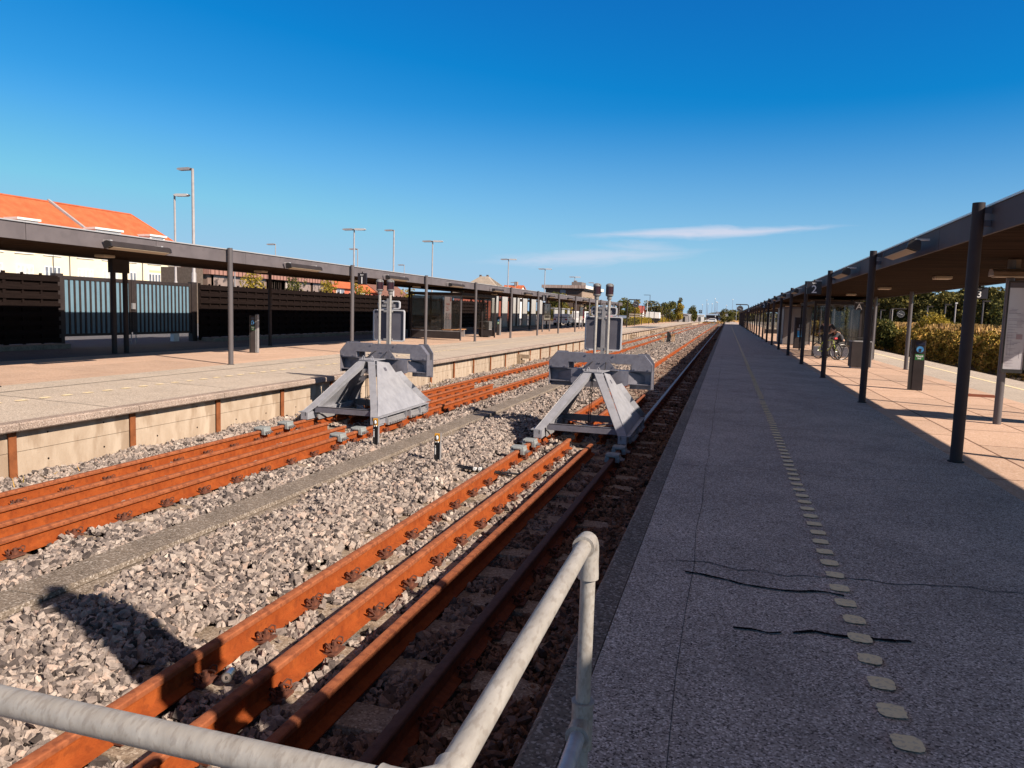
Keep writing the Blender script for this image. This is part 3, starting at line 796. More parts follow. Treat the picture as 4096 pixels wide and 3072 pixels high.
    up.prism(pts[::-1], 'y', 1.83, 1.85)
    pts2 = [(-x,z) for x,z in pts]; up.prism(pts2, 'y', 1.83, 1.85)
    up.box(-.30,.30,1.832,1.852,1.235,1.415)
    for s in (1,-1):
        up.box(*sorted((s*.62,s*.30)),1.85,1.96,1.228,1.24); up.box(*sorted((s*.62,s*.632)),1.85,1.96,1.115,1.235)
        up.box(*sorted((s*.84,s*.30)),1.85,1.96,1.408,1.42)
        up.slab([(s*.85,1.85,1.42),(s*1.005,1.85,1.235),(s*1.005,1.97,1.235),(s*.85,1.97,1.42)], .008)
        up.box(*sorted((s*.995,s*1.007)),1.83,1.97,1.11,1.235)
        for x in (.68,.94): bolt(up, s*x, 1.83, 1.145)
        bolt(up, s*.27, 1.826, 1.38); bolt(up, s*.33, 1.826, 1.18)
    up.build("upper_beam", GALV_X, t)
    br = MB(); br.prism([(-.33,1.10),(.33,1.10),(.29,1.17),(.17,1.30),(-.17,1.30),(-.29,1.17)][::-1],'y',1.76,1.776)
    br.box(-.37,.37,1.776,1.86,1.10,1.114)
    for x,z in ((-.27,1.17),(.27,1.17),(-.02,1.24),(.02,1.24)): bolt(br,x,1.76,z,r=.012)
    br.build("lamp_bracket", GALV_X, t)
    # sign boards seen from behind
    def board(w,h,zc,nm):
        def rr(w,h,r,z0):
            ps=[]
            for cx,cz,a0 in ((w-r,h-r,0),(-w+r,h-r,90),(-w+r,-h+r,180),(w-r,-h+r,270)):
                for k in range(5): a=radians(a0+k*22.5); ps.append((cx+r*cos(a),z0+cz+r*sin(a)))
            return ps
        o = MB(); outer=rr(w,h,.05,zc); inner=rr(w-.024,h-.024,.032,zc); n=len(outer)
        i=len(o.v); o.v+=[(x,2.09,z) for x,z in outer]+[(x,2.09,z) for x,z in inner]
        for k in range(n): o.f.append((i+k,i+(k+1)%n,i+n+(k+1)%n,i+n+k)[::-1]); o.m.append(1)
        o.prism(outer,'y',2.125,2.13,1)
        i=len(o.v); o.v+=[(x,2.09,z) for x,z in outer]+[(x,2.125,z) for x,z in outer]
        for k in range(n): o.f.append((i+k,i+(k+1)%n,i+n+(k+1)%n,i+n+k)); o.m.append(1)
        i=len(o.v); o.v+=[(x,2.09,z) for x,z in inner]+[(x,2.12,z) for x,z in inner]
        for k in range(n): o.f.append((i+k,i+n+k,i+n+(k+1)%n,i+(k+1)%n)); o.m.append(1)
        o.poly([(x,2.12,z) for x,z in inner],0)
        return o.build(nm,[GALV_DK,RIM],t)
    board(.365,.335,1.80,"signal_board"); board(.255,.09,2.235,"small_board")
    ms = MB(); ms.box(-.035,.035,2.055,2.085,1.2,2.37); ms.box(-.15,.15,2.062,2.08,2.19,2.25)
    for z in (2.10,2.285,1.50):
        for s in (1,-1): ms.box(*sorted((s*.04,s*.10)),2.045,2.09,z-.022,z+.022)
    ms.build("board_mast", GALV2, t)
    # two warning lamps on tubes
    fb = MB(); fb.box(-.155,.155,1.86,1.95,1.268,1.282); fb.build("lamp_foot", GALV, t)
    for s in (1,-1):
        x = s*.122
        p = MB(); p.cyl(x,1.90,1.27,2.49,.029,14); p.build("lamp_tube", PIPE, t, smooth=True)
        h = MB(); h.tube([(x,1.9,2.455),(x,1.9,2.47),(x,1.9,2.50),(x,1.9,2.51)],[.042,.046,.046,.036],16,0)
        h.tube([(x,1.9,2.505),(x,1.9,2.53),(x,1.9,2.555)],[.042,.074,.077],18,0)
        h.tube([(x,1.9,2.555),(x,1.9,2.705)],[.0745,.0745],18,1,cap=False)
        h.tube([(x,1.9,2.705),(x,1.9,2.735),(x,1.9,2.755),(x,1.9,2.765)],[.078,.076,.055,.02],18,0)
        h.tube([(x+.04,1.85,2.73),(x+.06,1.84,2.745),(x+.08,1.85,2.73),(x+.079,1.86,2.6)],.004,5,1)
        h.build("warning_lamp", [LCAP,LENS], t, smooth=True)
    np_ = MB(); z=.93; y=1.2
    def lp(y,z): return (.80-.63*(z-.15)+.004,y,z)
    np_.slab([lp(1.27,.90),lp(1.37,.90),lp(1.37,.965),lp(1.27,.965)],.002); np_.build("rating_plate", GALV_DK, t)
    return t
buffer_stop((T2,12.28,0), "right galvanised buffer stop straddling the track by the right platform, half in shadow")
buffer_stop((T1-.005,12.28,0), "left galvanised buffer stop beside the pale platform wall, side plate in full sun")

# loose friction clamps waiting on the rails
def clamp(loc, label):
    t = thing("rail_clamp", label, "rail clamp", loc, 0, "loose clamps on the rails")
    b = MB(); b.box(-.105,.105,-.1,.1,.003,.055); b.box(-.115,-.045,-.1,.1,-.075,.01); b.box(.045,.115,-.1,.1,-.075,.01); b.box(-.07,.07,-.115,-.09,.01,.045)
    b.build("clamp_body", CLG, t, bevel=.01)
    for q in (-.062,0,.062):
        c = MB(); c.tube([(.115,q,-.03),(.14,q,-.03)],.021,6); c.tube([(.14,q,-.03),(.172,q,-.035)],.011,6)
        c.build("bolt", clamp.m, t)
    return t
clamp.m = mat("bolt_steel",(.13,.12,.12),(.3,.27,.26),rough=.5,metal=.4,scale=40)
CLG = mat("clamp_grey",(.21,.225,.22),(.28,.30,.295),rough=.6,scale=12)
clamp((T1-.735,10.95,0),"grey clamp on the rail beside the platform wall, farther from the left buffer stop")
clamp((T1-.735,11.65,0),"grey clamp on the wall-side rail just in front of the left buffer stop")
clamp((T1+.735,10.95,0),"grey bolted clamp on the trough-side rail of the left track, nearer the viewer")
clamp((T1+.735,11.67,0),"grey bolted clamp on the left track's trough-side rail, nearer the buffer stop")
clamp((T2-.7525,11.15,0),"pale clamp on the sunlit rail of the right track, nearer the viewer")
clamp((T2-.7525,11.85,0),"pale clamp on the sunlit rail of the right track, touching the buffer stop's foot")
clamp((T2+.7525,11.15,0),"shaded clamp on the dark rail by the right platform, nearer the viewer")
clamp((T2+.7525,11.85,0),"shaded clamp on the dark rail by the right platform, nearer the buffer stop")

# little trackside lamp posts with yellow heads
def marker(loc, label):
    t = thing("trackside_lamp", label, "marker lamp", loc, 0, "yellow-headed lamps between the tracks")
    b = MB(); b.box(-.085,-.078,-.035,.05,-.05,.60); b.box(.078,.085,-.035,.05,-.05,.62); b.box(-.078,.078,.03,.036,-.05,.62)
    b.build("post_channel", GALV2, t)
    m_ = MB()
    for k in range(22):
        z=.0+k*.021
        m_.box(-.076,.076,-.034,-.031,z,z+.004)
    for k in range(9): m_.box(-.072+k*.018,-.069+k*.018,-.036,-.033,-.02,.46)
    m_.build("mesh_guard", BLACKM, t)
    c = MB(); c.box(-.076,.076,-.028,.028,.0,.46); c.tube([(-.03,-.04,.45),(-.035,-.04,.35),(-.04,-.042,.2),(-.02,-.045,.03)],.008,6); c.tube([(.02,-.04,.45),(-.02,-.045,.3),(-.01,-.045,.05)],.006,6)
    c.build("cable_core", BLACKM, t)
    w = MB(); w.box(-.055,-.03,-.052,-.036,.24,.36); w.cyl(-.045,-.045,.38,.395,.012,8); w.cyl(.03,-.045,.455,.48,.018,8); w.cyl(-.035,-.045,.455,.47,.014,8)
    w.build("cable_tag", WHITE, t)
    h = MB(); h.box(-.077,.077,-.036,.028,.47,.61); h.build("yellow_head", mat("head_yellow",(.72,.36,.03),rough=.45) if marker.m is None else marker.m, t)
    t.scale=(.56,.6,.84)
    l = MB(); l.tube([(0,-.036,.54),(0,-.055,.54)],.05,18,1); l.sphere((0,-.05,.54),(.042,.028,.042),14,8,0); l.build("lamp_lens",[WHITE,BLACKM],t,smooth=True)
    return t
marker.m = mat("head_yellow",(.72,.36,.03),(.62,.28,.03),rough=.45,scale=12)
marker((-5.5,11.0,-.17),"slim trackside lamp with yellow head standing by the left buffer stop")
marker((-4.03,10.08,-.17),"slim yellow-headed trackside lamp on the gravel with a cable at its foot")
b = MB(); b.tube([(-3.98,10.05,-.13),(-3.8,9.98,-.1),(-3.6,9.86,-.09),(-3.4,9.8,-.085),(-3.2,9.83,-.09),(-3.0,9.85,-.12),(-2.8,9.8,-.13)],.014,6)
b.tube([(-3.98,10.08,-.12),(-3.8,10.02,-.09),(-3.6,9.92,-.075),(-3.4,9.84,-.07),(-3.2,9.86,-.085),(-3.0,9.9,-.11),(-2.7,9.95,-.13)],.014,6)
b.box(-3.36,-3.32,9.77,9.83,-.09,-.055,1); b.box(-3.29,-3.25,9.79,9.85,-.09,-.055,1)
tag(b.build("black_cable",[BLACKM,WHITE]),"pair of black cables snaking over the gravel from the lamp post to the rails","cable")
# crushed drink can beside the rail
t = thing("drink_can","silver drink can lying on its side in the gravel between the rusty rails","can",(-2.86,3.76,-.115),.4)
b = MB(); b.tube([(0,0,0),(0,-.006,0),(0,-.10,.012)],[.024,.032,.032],14); b.build("can_body", mat("can_metal",(.6,.6,.6),(.35,.4,.35),rough=.3,metal=.9,scale=20), t, smooth=True)
b = MB(); b.tube([(0,.001,0),(0,.003,0)],[.027,.027],14,0,True); b.tube([(0,-.101,.012),(0,-.103,.012)],.026,14); put_text(b,"B",.03,(0,-.105,.012),(1,0,0),(0,0,1),1,.001)
b.build("can_end", [STEEL_WORN,BLACKM], t)
# fallen leaf and paper scraps
for (x,y,z,lab,c) in ((-.62,2.9,-.12,"pale torn leaf on the dark gravel beside the platform wall",WHITE),(-4.33,2.62,-.1,"small crumpled orange-brown leaf cluster on the gravel",mat("leaf_rust",(.35,.09,.04),rough=.9)),(-5.95,4.7,-.14,"pale yellow wood chip on the gravel by the trough-side rail",mat("chip_pale",(.65,.5,.25),rough=.8))):
    b = MB()
    for k in range(5):
        a=k*1.3; b.poly([(0,0,0),(.05*cos(a),.05*sin(a),.02),(.06*cos(a+.5),.06*sin(a+.5),.005),(.03*cos(a+.9),.03*sin(a+.9),-.005)])
    tag(b.build("scrap",c,loc=(x,y,z)),lab,"litter")

# ------------------------------------------------------------- the tube railing at the track end
t = thing("tube_railing","weathered grey tube railing with corner elbow around the end of the tracks","railing",(-.315,1.87,P))
r = .020
ZT = 1.60-P; ZM = 1.085-P; CY = .79-1.87
m1 = MB(); m1.tube([(0,0,.0),(0,0,ZT-.06)],r,20); m1.build("post",PIPE,t,smooth=True)
m1 = MB(); m1.tube([(0,-.03,ZT),(0.01,CY+.03,ZT)],r,20); m1.build("top_tube",PIPE,t,smooth=True)
m1 = MB(); m1.tube([(0,-.03,ZM),(0.01,CY+.03,ZM)],r,20); m1.build("middle_tube",mat("pipe_blueish",(.36,.38,.42),(.46,.48,.52),rough=.5,metal=.3,scale=6,c3=(.22,.24,.28),s3=14,a3=.5),t,smooth=True)
def elbow(pts, rr=.0265):
    e = MB(); e.tube(pts,[rr*1.06,rr*1.06]+[rr]*(len(pts)-4)+[rr*1.06,rr*1.06],22); return e
arc=[(0,-.012-.045*(1-cos(a)) if False else -.045+.045*cos(a),ZT-.045+.045*sin(a)) for a in [radians(q) for q in range(0,91,15)]]
elbow([(0,0,ZT-.11),(0,0,ZT-.098)]+[(0,0,ZT-.07)]+arc+[(0,-.06,ZT)]+[(0,-.078,ZT),(0,-.09,ZT)]).build("corner_elbow",PIPE,t,smooth=True)
e = MB(); e.tube([(0,0,ZM-.065),(0,0,ZM-.055),(0,0,ZM+.055),(0,0,ZM+.065)],[.031,.029,.029,.031],22); e.tube([(0,-.01,ZM),(0,-.06,ZM),(0,-.072,ZM)],[.029,.029,.0315],22); e.build("tee_joint",PIPE,t,smooth=True)
# return along the end of the tracks
e = MB(); e.tube([(0.01,CY+.045,ZT-.002),(0.01,CY+.036,ZT-.002),(0.01,CY+.018,ZT-.002),(0,CY+.004,ZT),(-.02,CY-.01,ZT),(-.04,CY-.012,ZT),(-.055,CY-.012,ZT),(-.065,CY-.012,ZT)],[.0255,.0245,.0245,.0245,.0240,.0235,.0235,.0245],22); e.build("corner_elbow",PIPE,t,smooth=True)
m1 = MB(); m1.tube([(-.07,CY-.012,ZT),(-8.4,CY-.05,ZT)],r,20); m1.build("top_tube",PIPE,t,smooth=True)
m1 = MB(); m1.tube([(-.07,CY-.012,ZM),(-8.4,CY-.05,ZM)],r,16); m1.tube([(0.01,CY+.07,ZM),(0.01,CY,ZM),(-.09,CY-.012,ZM)],.033,16); m1.build("middle_tube",PIPE,t,smooth=True)
for k in range(5):
    x = .012 if k==0 else -1.9*k
    m1 = MB(); m1.tube([(x,CY-.01,-.0),(x,CY-.01,ZT)],r,14); m1.build("post",PIPE,t,smooth=True)
struct("track_end_slab", MB().box(-8.72,-.65,-3,1.15,-.4,P), AGG_R)
# ------------------------------------------------------------- platform canopies
def canopy(label, xf, y0, y1, xb, z_back, s, seg=6.5, ystart=0, FM=None):
    ANTH_F = FM or globals()["ANTH_F"]
    # xf: fascia plane nearest the tracks; s: direction from fascia under the roof
    t = thing("platform_canopy", label, "canopy", (xf, y0, 0))
    Ln = y1-y0; W_ = (xb-xf)
    zt, zb = 3.565, 3.235
    rf = MB(); rf.prism([(0+s*.03,3.30),(W_,z_back+.02),(W_,z_back+.16),(s*.03,zt-.03)], 'y', 0, Ln); rf.build("roof_deck", ANTH, t)
    so_ = MB(); so_.poly([(s*.03,0,3.262),(W_-s*.06,0,z_back),(W_-s*.06,Ln,z_back),(s*.03,Ln,3.262)]); so_.build("soffit", SOFFIT, t)
    # fascia panels
    n = int(Ln/3.28); pl=None
    for k in range(n+1):
        if k*3.28 > Ln-.1: break
        l2 = min(3.272, Ln-k*3.28)
        if k >= 96: 
            f_ = MB(); f_.box(-.012,.02,0,Ln-k*3.28,zb,zt-.012); f_.build("fascia_panel", ANTH_F, t).location=(0,k*3.28,0); break
        if l2 > 3.2 and pl: o = pl.copy(); COL.objects.link(o); o.parent = t
        else:
            f_ = MB(); f_.box(-.012,.02,.003,l2-.003,zb,zt-.012)
            for yy in (.12,.14): pass
            o = f_.build("fascia_panel", ANTH_F, t); pl = pl or o
        o.location = (0,k*3.28,0)
    f_ = MB(); f_.box(-.03,.05,-.01,Ln+.01,zt-.012,zt+.012); f_.build("roof_edge_trim", CAPM, t)
    f_ = MB(); f_.box(min(0,W_),max(0,W_),-.03,-.002,zb,zt-.013); f_.box(min(0,W_),max(0,W_),Ln+.002,Ln+.03,zb,zt-.013); f_.box(*sorted((W_,W_+s*.02)),0,Ln,z_back-.02,z_back+.18); f_.build("end_fascia", ANTH_F, t)
    return t
POLES = []
def pole(loc, h, r, label, group, arm=None, pm=None):
    t = thing("canopy_post", label, "post", loc, 0, group)
    m1 = MB(); m1.cyl(0,0,0,h,r,20); m1.build("post_tube", pm or POLE, t, smooth=True)
    if arm:
        m1 = MB(); m1.box(*sorted((0,arm)),-.012,.012,h-.27,h-.2); m1.box(*sorted((0,arm)),-.012,.012,h-.12,h-.05); m1.build("bracket", GALV_DK, t)
    m1 = MB(); m1.cyl(0,0,-.002,.012,r*1.35,16); m1.build("base_collar", ANTH, t)
    return t
def luminaire(loc, s, label, group):
    t = thing("canopy_lamp", label, "lamp", loc, 0, group)
    pr = [(.0,.055),(.02,.075),(.07,.085),(.13,.07),(.165,.035),(.18,-.03),(.03,-.075),(.0,-.06)]
    m1 = MB(); m1.prism([(s*a,b) for a,b in (pr if s<0 else pr[::-1])],'y',-.84,.84); m1.build("lamp_housing", ANTH, t, smooth=False)
    m1 = MB(); m1.slab([(s*.175,-.8,-.040),(s*.175,.8,-.040),(s*.035,.8,-.085),(s*.035,-.8,-.085)][::s],.006); m1.build("diffuser", CREAM, t)
    for y in (-.72,.72):
        m1 = MB(); m1.box(*sorted((-s*.14,s*.05)),y-.03,y+.03,.085,.11); m1.box(*sorted((-s*.02,s*.02)),y-.02,y+.02,-.02,.09); m1.build("lamp_bracket", CAPM, t)
    for y0 in (-.87,.84):
        m1 = MB(); m1.prism([(s*a*1.04-.002*s,b*1.04) for a,b in (pr if s<0 else pr[::-1])],'y',y0,y0+.03); m1.build("end_cap", BLACKM, t)
    return t
# left canopy
canopy("long flat anthracite canopy roof over the left platform", -12.67, 1.0, 92.3, -18.7, 3.41, -1)
ORD = ["first","second","third","fourth","fifth","sixth","seventh","eighth","ninth","tenth","eleventh","twelfth"]
pp = None
for k in range(12):
    y = 16.59+6.55*k
    lab = f"slim grey front post of the left canopy, {ORD[k]} from the left"
    if pp is None: pp = pole((-12.54,y,P), 3.045, .065, lab, "front posts of the left canopy", -.14)
    else: clone(pp, (-12.54,y,P), label=lab)
pole((-12.54,16.59-6.55,P), 3.045, .065, "slim grey post of the left canopy just outside the left edge of the view", "front posts of the left canopy", -.14)
t = thing("canopy_post","pair of dark posts joined at the top, standing before the barred gate","post",(-17.7,18.2,P))
for dy in (-.22,.24):
    m1=MB(); m1.cyl(0,dy,0,2.75,.075,18); m1.build("post_tube",POLE_SHADE,t,smooth=True)
m1=MB(); m1.box(-.09,.09,-.31,.33,2.42,2.82); m1.build("head_plate",ANTH,t)
q=None
for k in range(11):
    y=25.0+6.55*k
    lab=f"dark rear post under the left canopy, {ORD[k]} beyond the paired posts"
    if q is None: q=pole((-17.1,y,P),2.85,.065,lab,"rear posts of the left canopy",None,POLE_SHADE)
    else: clone(q,(-17.1,y,P),label=lab)
q=None
for k in range(12):
    y=13.3+6.55*k
    lab=f"long tube lamp hung on the left canopy's fascia, {ORD[k]} from the left"
    if q is None: q=luminaire((-12.45,y,3.30),1,lab,"tube lamps on the left canopy")
    else: clone(q,(-12.45,y,3.30),label=lab)
q=None
for k in range(12):
    y=15.3+6.55*k
    lab=f"small cream soffit light under the left canopy, {ORD[k]} from the left"
    m1=MB(); m1.box(-.17,.17,-.17,.17,-.075,0)
    if q is None: q=tag(m1.build("soffit_light",CREAM,loc=(-15.3,y,3.30),bevel=.02),lab,"ceiling light","soffit lights of the left canopy")
    else: o=q.copy(); COL.objects.link(o); o.location=(-15.3,y,3.30); o['label']=lab
# right canopy
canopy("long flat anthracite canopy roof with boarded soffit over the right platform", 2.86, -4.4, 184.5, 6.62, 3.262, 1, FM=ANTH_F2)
pr_=None
def nth(k): return ORD[k] if k<12 else f"{k+1}th"
for k in range(28):
    y=9.81+6.416*k
    lab=f"dark post along the right platform's shaded strip, {nth(k)} from the viewer"
    if pr_ is None: pr_=pole((2.71,y,P),3.035,.066,"nearest thick dark post along the right platform, rising out of the frame's right side",  "front posts of the right canopy", .15, POLE_SHADE)
    else: clone(pr_,(2.71,y,P),label=lab)
q=pole((2.71,9.81-6.416,P),3.035,.066,"dark canopy post just outside the right edge of the view","front posts of the right canopy",.15,POLE_SHADE)
q=None
for k in range(27):
    y=9.3+6.416*k
    lab=f"grey rear post on the sunny side of the right canopy, {nth(k)} from the viewer"
    if q is None: q=pole((6.08,y,P),2.72,.066,lab,"rear posts of the right canopy")
    else: clone(q,(6.08,y,P),label=lab)
q=None
for k in range(27):
    y=12.95+6.416*k
    lab=f"long tube lamp hung on the right canopy's fascia, {nth(k)} from the viewer"
    if q is None: q=luminaire((2.64,y,3.31),-1,lab,"tube lamps on the right canopy")
    else: clone(q,(2.64,y,3.31),label=lab)
q=None
for k in range(26):
    y=12.4+6.416*k
    m1=MB(); m1.box(-.17,.17,-.17,.17,-.075,0)
    lab=f"small cream soffit light under the right canopy, {nth(k)} from the viewer"
    if q is None: q=tag(m1.build("soffit_light",CREAM,loc=(4.6,y,3.258),bevel=.02),lab,"ceiling light","soffit lights of the right canopy")
    else: o=q.copy(); COL.objects.link(o); o.location=(4.6,y,3.258); o['label']=lab

# ------------------------------------------------------------- signs
def sign(loc, w, h, small, big, label, s_big, hang=.05, drop_pole=None):
    t = thing("hanging_sign", label, "sign", loc)
    m1=MB(); m1.box(-w/2,w/2,-.03,.03,0,h); m1.build("sign_box",SIGNBLK,t,bevel=.004)
    m1=MB()
    for yy,ux in ((-.033,1),(.033,-1)):
        if small: put_text(m1,small,h*.17,(0,yy,h*.85),(ux,0,0),(0,0,1),0,.0015*h)
        put_text(m1,big,s_big*1.12,(0,yy,h*.35),(ux,0,0),(0,0,1),0,.004*h)
    m1.build("lettering",SIGNTXT,t)
    m1=MB()
    if drop_pole: m1.cyl(drop_pole,0,-loc[2]+P,h+.05,.03,10)
    else: m1.box(-.02,.02,-.01,.01,h,h+hang)
    m1.build("hanger",ANTH,t)
    return t
sign((-12.19,23.2,2.93),.33,.40,"Spor","1","black hanging sign reading Spor 1 beside the second post of the left canopy",.30)
sign((-12.2,49.6,2.93),.33,.40,"Spor","1","black Spor 1 sign farther along the left canopy above the notice board",.30)
sign((-12.2,82.2,2.93),.33,.40,"Spor","1","farthest black Spor 1 sign on the left canopy",.30)
sign((2.36,23.1,2.93),.40,.37,"Spor","2","black hanging sign reading Spor 2, nearest on the right canopy",.28)
sign((2.4,54.8,2.93),.40,.37,"Spor","2","black Spor 2 sign farther along the right canopy",.28)
sign((2.4,93.5,2.93),.40,.37,"Spor","2","farthest black Spor 2 sign on the right canopy",.28)
sign((6.38,22.4,2.88),.40,.30,"Spor","3","black sign reading Spor 3, half hidden behind the nearest right post",.22)
sign((5.13,33.0,2.65),.35,.34,"Perronafsnit","A","square black sign with a white letter A beside the right glass shelter",.31)

# check-in posts
def validator(loc, label, rz=0, tubed=False):
    t = thing("card_reader_post", label, "card reader", loc, rz, "check-in posts")
    if tubed: t.scale=(.6,.6,1)
    m1=MB(); m1.prism([(-.12,-.10),(.12,-.10),(.12,.10),(-.12,.10)],'z',0,1.22); m1.build("post_body",ANTH,t,bevel=.008)
    m1=MB(); m1.box(-.19,-.125,-.09,.09,0,1.23); m1.build("side_rib",BLACKM,t)
    if tubed:
        m1=MB(); m1.box(.13,.17,-.07,.07,0,1.26); m1.box(.2,.30,-.07,.07,0,1.27); m1.build("steel_guard",GALV2,t,bevel=.015)
    m1=MB(); m1.box(-.085,.10,-.108,-.10,1.10,1.17); m1.build("display",mat("display_dark",(.02,.025,.05),rough=.1) if validator.m is None else validator.m,t)
    m1=MB(); m1.tube([(0,-.10,1.0),(0,-.112,1.0)],.095,24,1); m1.tube([(0,-.112,1.0),(0,-.12,1.0)],.078,24,0); m1.box(-.025,.028,-.124,-.12,.935,1.02,1); m1.build("reader_disc",[BLUE,BLACKM],t)
    m1=MB(); m1.box(-.095,.095,-.104,-.10,.745,.885); m1.build("green_plate",GREEN,t)
    m1=MB(); put_text(m1,"Check",.062,(0,-.107,.84),(1,0,0),(0,0,1),0,.0022); put_text(m1,"ind",.062,(0,-.107,.785),(1,0,0),(0,0,1),0,.0022); m1.build("lettering",WHITE,t)
    return t
validator.m = mat("display_dark",(.02,.025,.05),rough=.1)
validator((-15.0,21.0,P),"slim card-reader post with green Check ind plate nearest on the left platform",radians(20),True)
validator((4.53,20.0,P),"dark card-reader post with green Check ind plate on the right platform",radians(-6))
validator((-14.6,46.9,P),"card-reader post beyond the glass shelter on the left platform",radians(10),True)

# platform clocks on bent posts
FACE = mat("clock_face",(.045,.043,.045),rough=.35)
def clock(loc, s, label, h=3.5, facing=0, rise=0):
    t = thing("platform_clock", label, "clock", loc, 0, "platform clocks on bent posts")
    m1=MB(); m1.tube([(0,0,0),(0,0,h-.25),(s*.05,0,h-.08),(s*.2,0,h),(s*1.6,0,h)],.065,12); m1.build("bent_post",ANTH,t,smooth=True)
    cx=s*1.05; cz=h-.55
    m1=MB(); m1.tube([(cx,-.09,cz),(cx,.09,cz)],.40,32,1); m1.tube([(cx,-.095,cz),(cx,.095,cz)],.375,32,0); m1.box(cx-.03,cx+.03,-.03,.03,cz+.4,h,1); m1.build("clock_case",[FACE,ANTH],t,smooth=True)
    m1=MB()
    for yy in (-.1,.1):
        for k in range(12):
            a=k*pi/6; m1.bar((cx+.31*sin(a),yy,cz+.31*cos(a)),(cx+.355*sin(a),yy,cz+.355*cos(a)),.022,.006,up=(0,1,0))
        m1.bar((cx,yy,cz),(cx-.27,yy,cz+.10),.02,.006,up=(0,1,0)); m1.bar((cx,yy,cz),(cx+.17,yy,cz-.07),.03,.006,up=(0,1,0))
    m1.build("hands_and_marks",WHITE,t)
    return t
clock((-12.3,94.5,P),1,"round dark clock on a bent post at the far end of the left canopy")
clock((2.55,101,P),-1,"round dark clock on a bent post beyond the right canopy's front posts",3.35)
# ------------------------------------------------------------- left side: kerb, fence, gate
k_ = MB()
for i in range(52):
    y = 12+i*1.0
    if 19.2 < y+.5 < 25.9: continue
    k_.box(-21.3,-20.45,y+.008,y+.992,P-.1,P+.135)
for y in range(64,100): k_.box(-21.3,-20.6,y+.008,y+.992,P-.1,P+.10)
struct("kerb", k_, mat("kerb_stone",(.20,.175,.15),(.30,.26,.22),rough=.95,scale=4,c3=(.14,.12,.10),s3=20,a3=.6))
def board_fence(y0, n, label, pitch=1.9):
    t = thing("board_fence", label, "fence", (-21.05,y0,P+.135))
    a=b=None
    for k in range(n):
        if a is None:
            m1=MB()
            for r in range(8):
                z=.02+r*.283
                m1.box(.0,.022,.0,pitch,z,z+.155)
                m1.box(-.085,-.063,.0,pitch,z+.135,z+.29 if r<7 else z+.2)
            for yy in (.62,1.27): m1.box(-.063,-.001,yy-.03,yy+.03,0,2.25)
            a=m1.build("board_panel",FENCE_M,t)
            m1=MB(); m1.box(-.062,-.002,-.05,.05,-.1,2.26); m1.box(.024,.035,-.06,.06,0,.16); b=m1.build("fence_post",FENCE_M,t)
        else:
            for o in (a,b):
                c=o.copy(); COL.objects.link(c); c.parent=t; c.location=(0,k*pitch,0)
    return t
board_fence(7.6,6,"black horizontal board fence left of the barred gate",1.93)
board_fence(25.9,20,"long black horizontal board fence right of the barred gate",1.9)
SLAT = mat("slat_blue",(.12,.215,.28),(.15,.25,.315),rough=.55,scale=2)
FRAME = mat("gate_frame",(.025,.018,.017),(.037,.028,.026),rough=.55,scale=5)
g = thing("barred_gate","double barred gate with pale blue slats in a dark frame between the black fences","gate",(-21.3,22.5,P))
for (a,b) in ((19.42,22.42),(22.56,25.6)):
    n=13 if a<20 else 14
    m1=MB(); 
    m1.box(-.04,.04,a-22.5,b-22.5,2.24,2.36); m1.box(-.04,.04,a-22.5,b-22.5,.33,.42)
    m1.box(-.04,.04,a-22.5,a-22.5+.09,.42,2.24); m1.box(-.04,.04,b-22.5-.09,b-22.5,.42,2.24)
    m1.build("leaf_frame",FRAME,g)
    w=(b-a-.18)/n
    m1=MB(); m2=MB()
    for k in range(n):
        y=a-22.5+.09+k*w
        m1.box(-.015,.010,y+w*.33,y+w*.97,.42,2.24); m2.box(-.035,.035,y,y+w*.30,.42,2.24)
    m1.build("slats",SLAT,g); m2.build("bars",FRAME,g)
m1=MB(); m1.box(-.05,.05,-.055,.045,.42,2.36); m1.build("centre_stile",FRAME,g)
m1=MB(); m1.box(.055,.12,-.10,.05,1.28,1.50); m1.cyl(.04,-.1,.0,.36,.018,8); m1.cyl(.04,.12,.0,.36,.018,8); m1.build("lock_box",GALV2,g)
m1=MB(); m1.box(-.05,.12,2.0,2.3,.02,.33); m1.build("gate_stop",WHITE,g)
for y,l in ((-3.2,.16),(3.22,.16)):
    m1=MB(); m1.box(-.1,.1,y-.12,y+.17,-.1,2.42); m1.build("gate_post",FRAME,g)
# bike-shed screens beyond the fence
tall = [(65.2,66.35),(66.5,67.2),(68.4,70.25),(72.2,73.2),(73.8,74.6),(75.9,77.7),(79.5,81.5),(83.2,84.6)]
SCR = mat("screen_panel",(.36,.355,.335),(.42,.41,.39),rough=.5,scale=1)
for k,(a,b) in enumerate(tall):
    t=thing("screen_panel",f"tall pale grey bicycle shed screen, {ORD[k]} from the left","screen",(-21,a,P),0,"bicycle shed screens")
    m1=MB(); m1.box(-.03,.03,0,b-a,.05,2.98); m1.build("sheet",SCR,t)
    m1=MB(); m1.box(-.05,.05,-.12,-.01,0,3.05); m1.box(-.05,.05,b-a+.01,b-a+.12,0,3.05); m1.build("uprights",FRAME,t)
for k,(a,b) in enumerate(((91,93.3),(94.6,97),(99.1,100.4))):
    t=thing("screen_panel",f"lower pale grey screen panel beyond the tall ones, {ORD[k]} of three","screen",(-21,a,P),0,"bicycle shed screens")
    m1=MB(); m1.box(-.03,.03,0,b-a,.05,1.95); m1.build("sheet",SCR,t)
    m1=MB(); m1.box(-.6,.05,-.12,b-a+.1,2.05,2.2); m1.box(-.05,.05,-.12,-.01,0,2.1); m1.build("uprights",GALV2,t)
t=thing("bicycle_shed","dark flat-roofed bicycle shed frame behind the screens","shed",(-21.4,64.6,P))
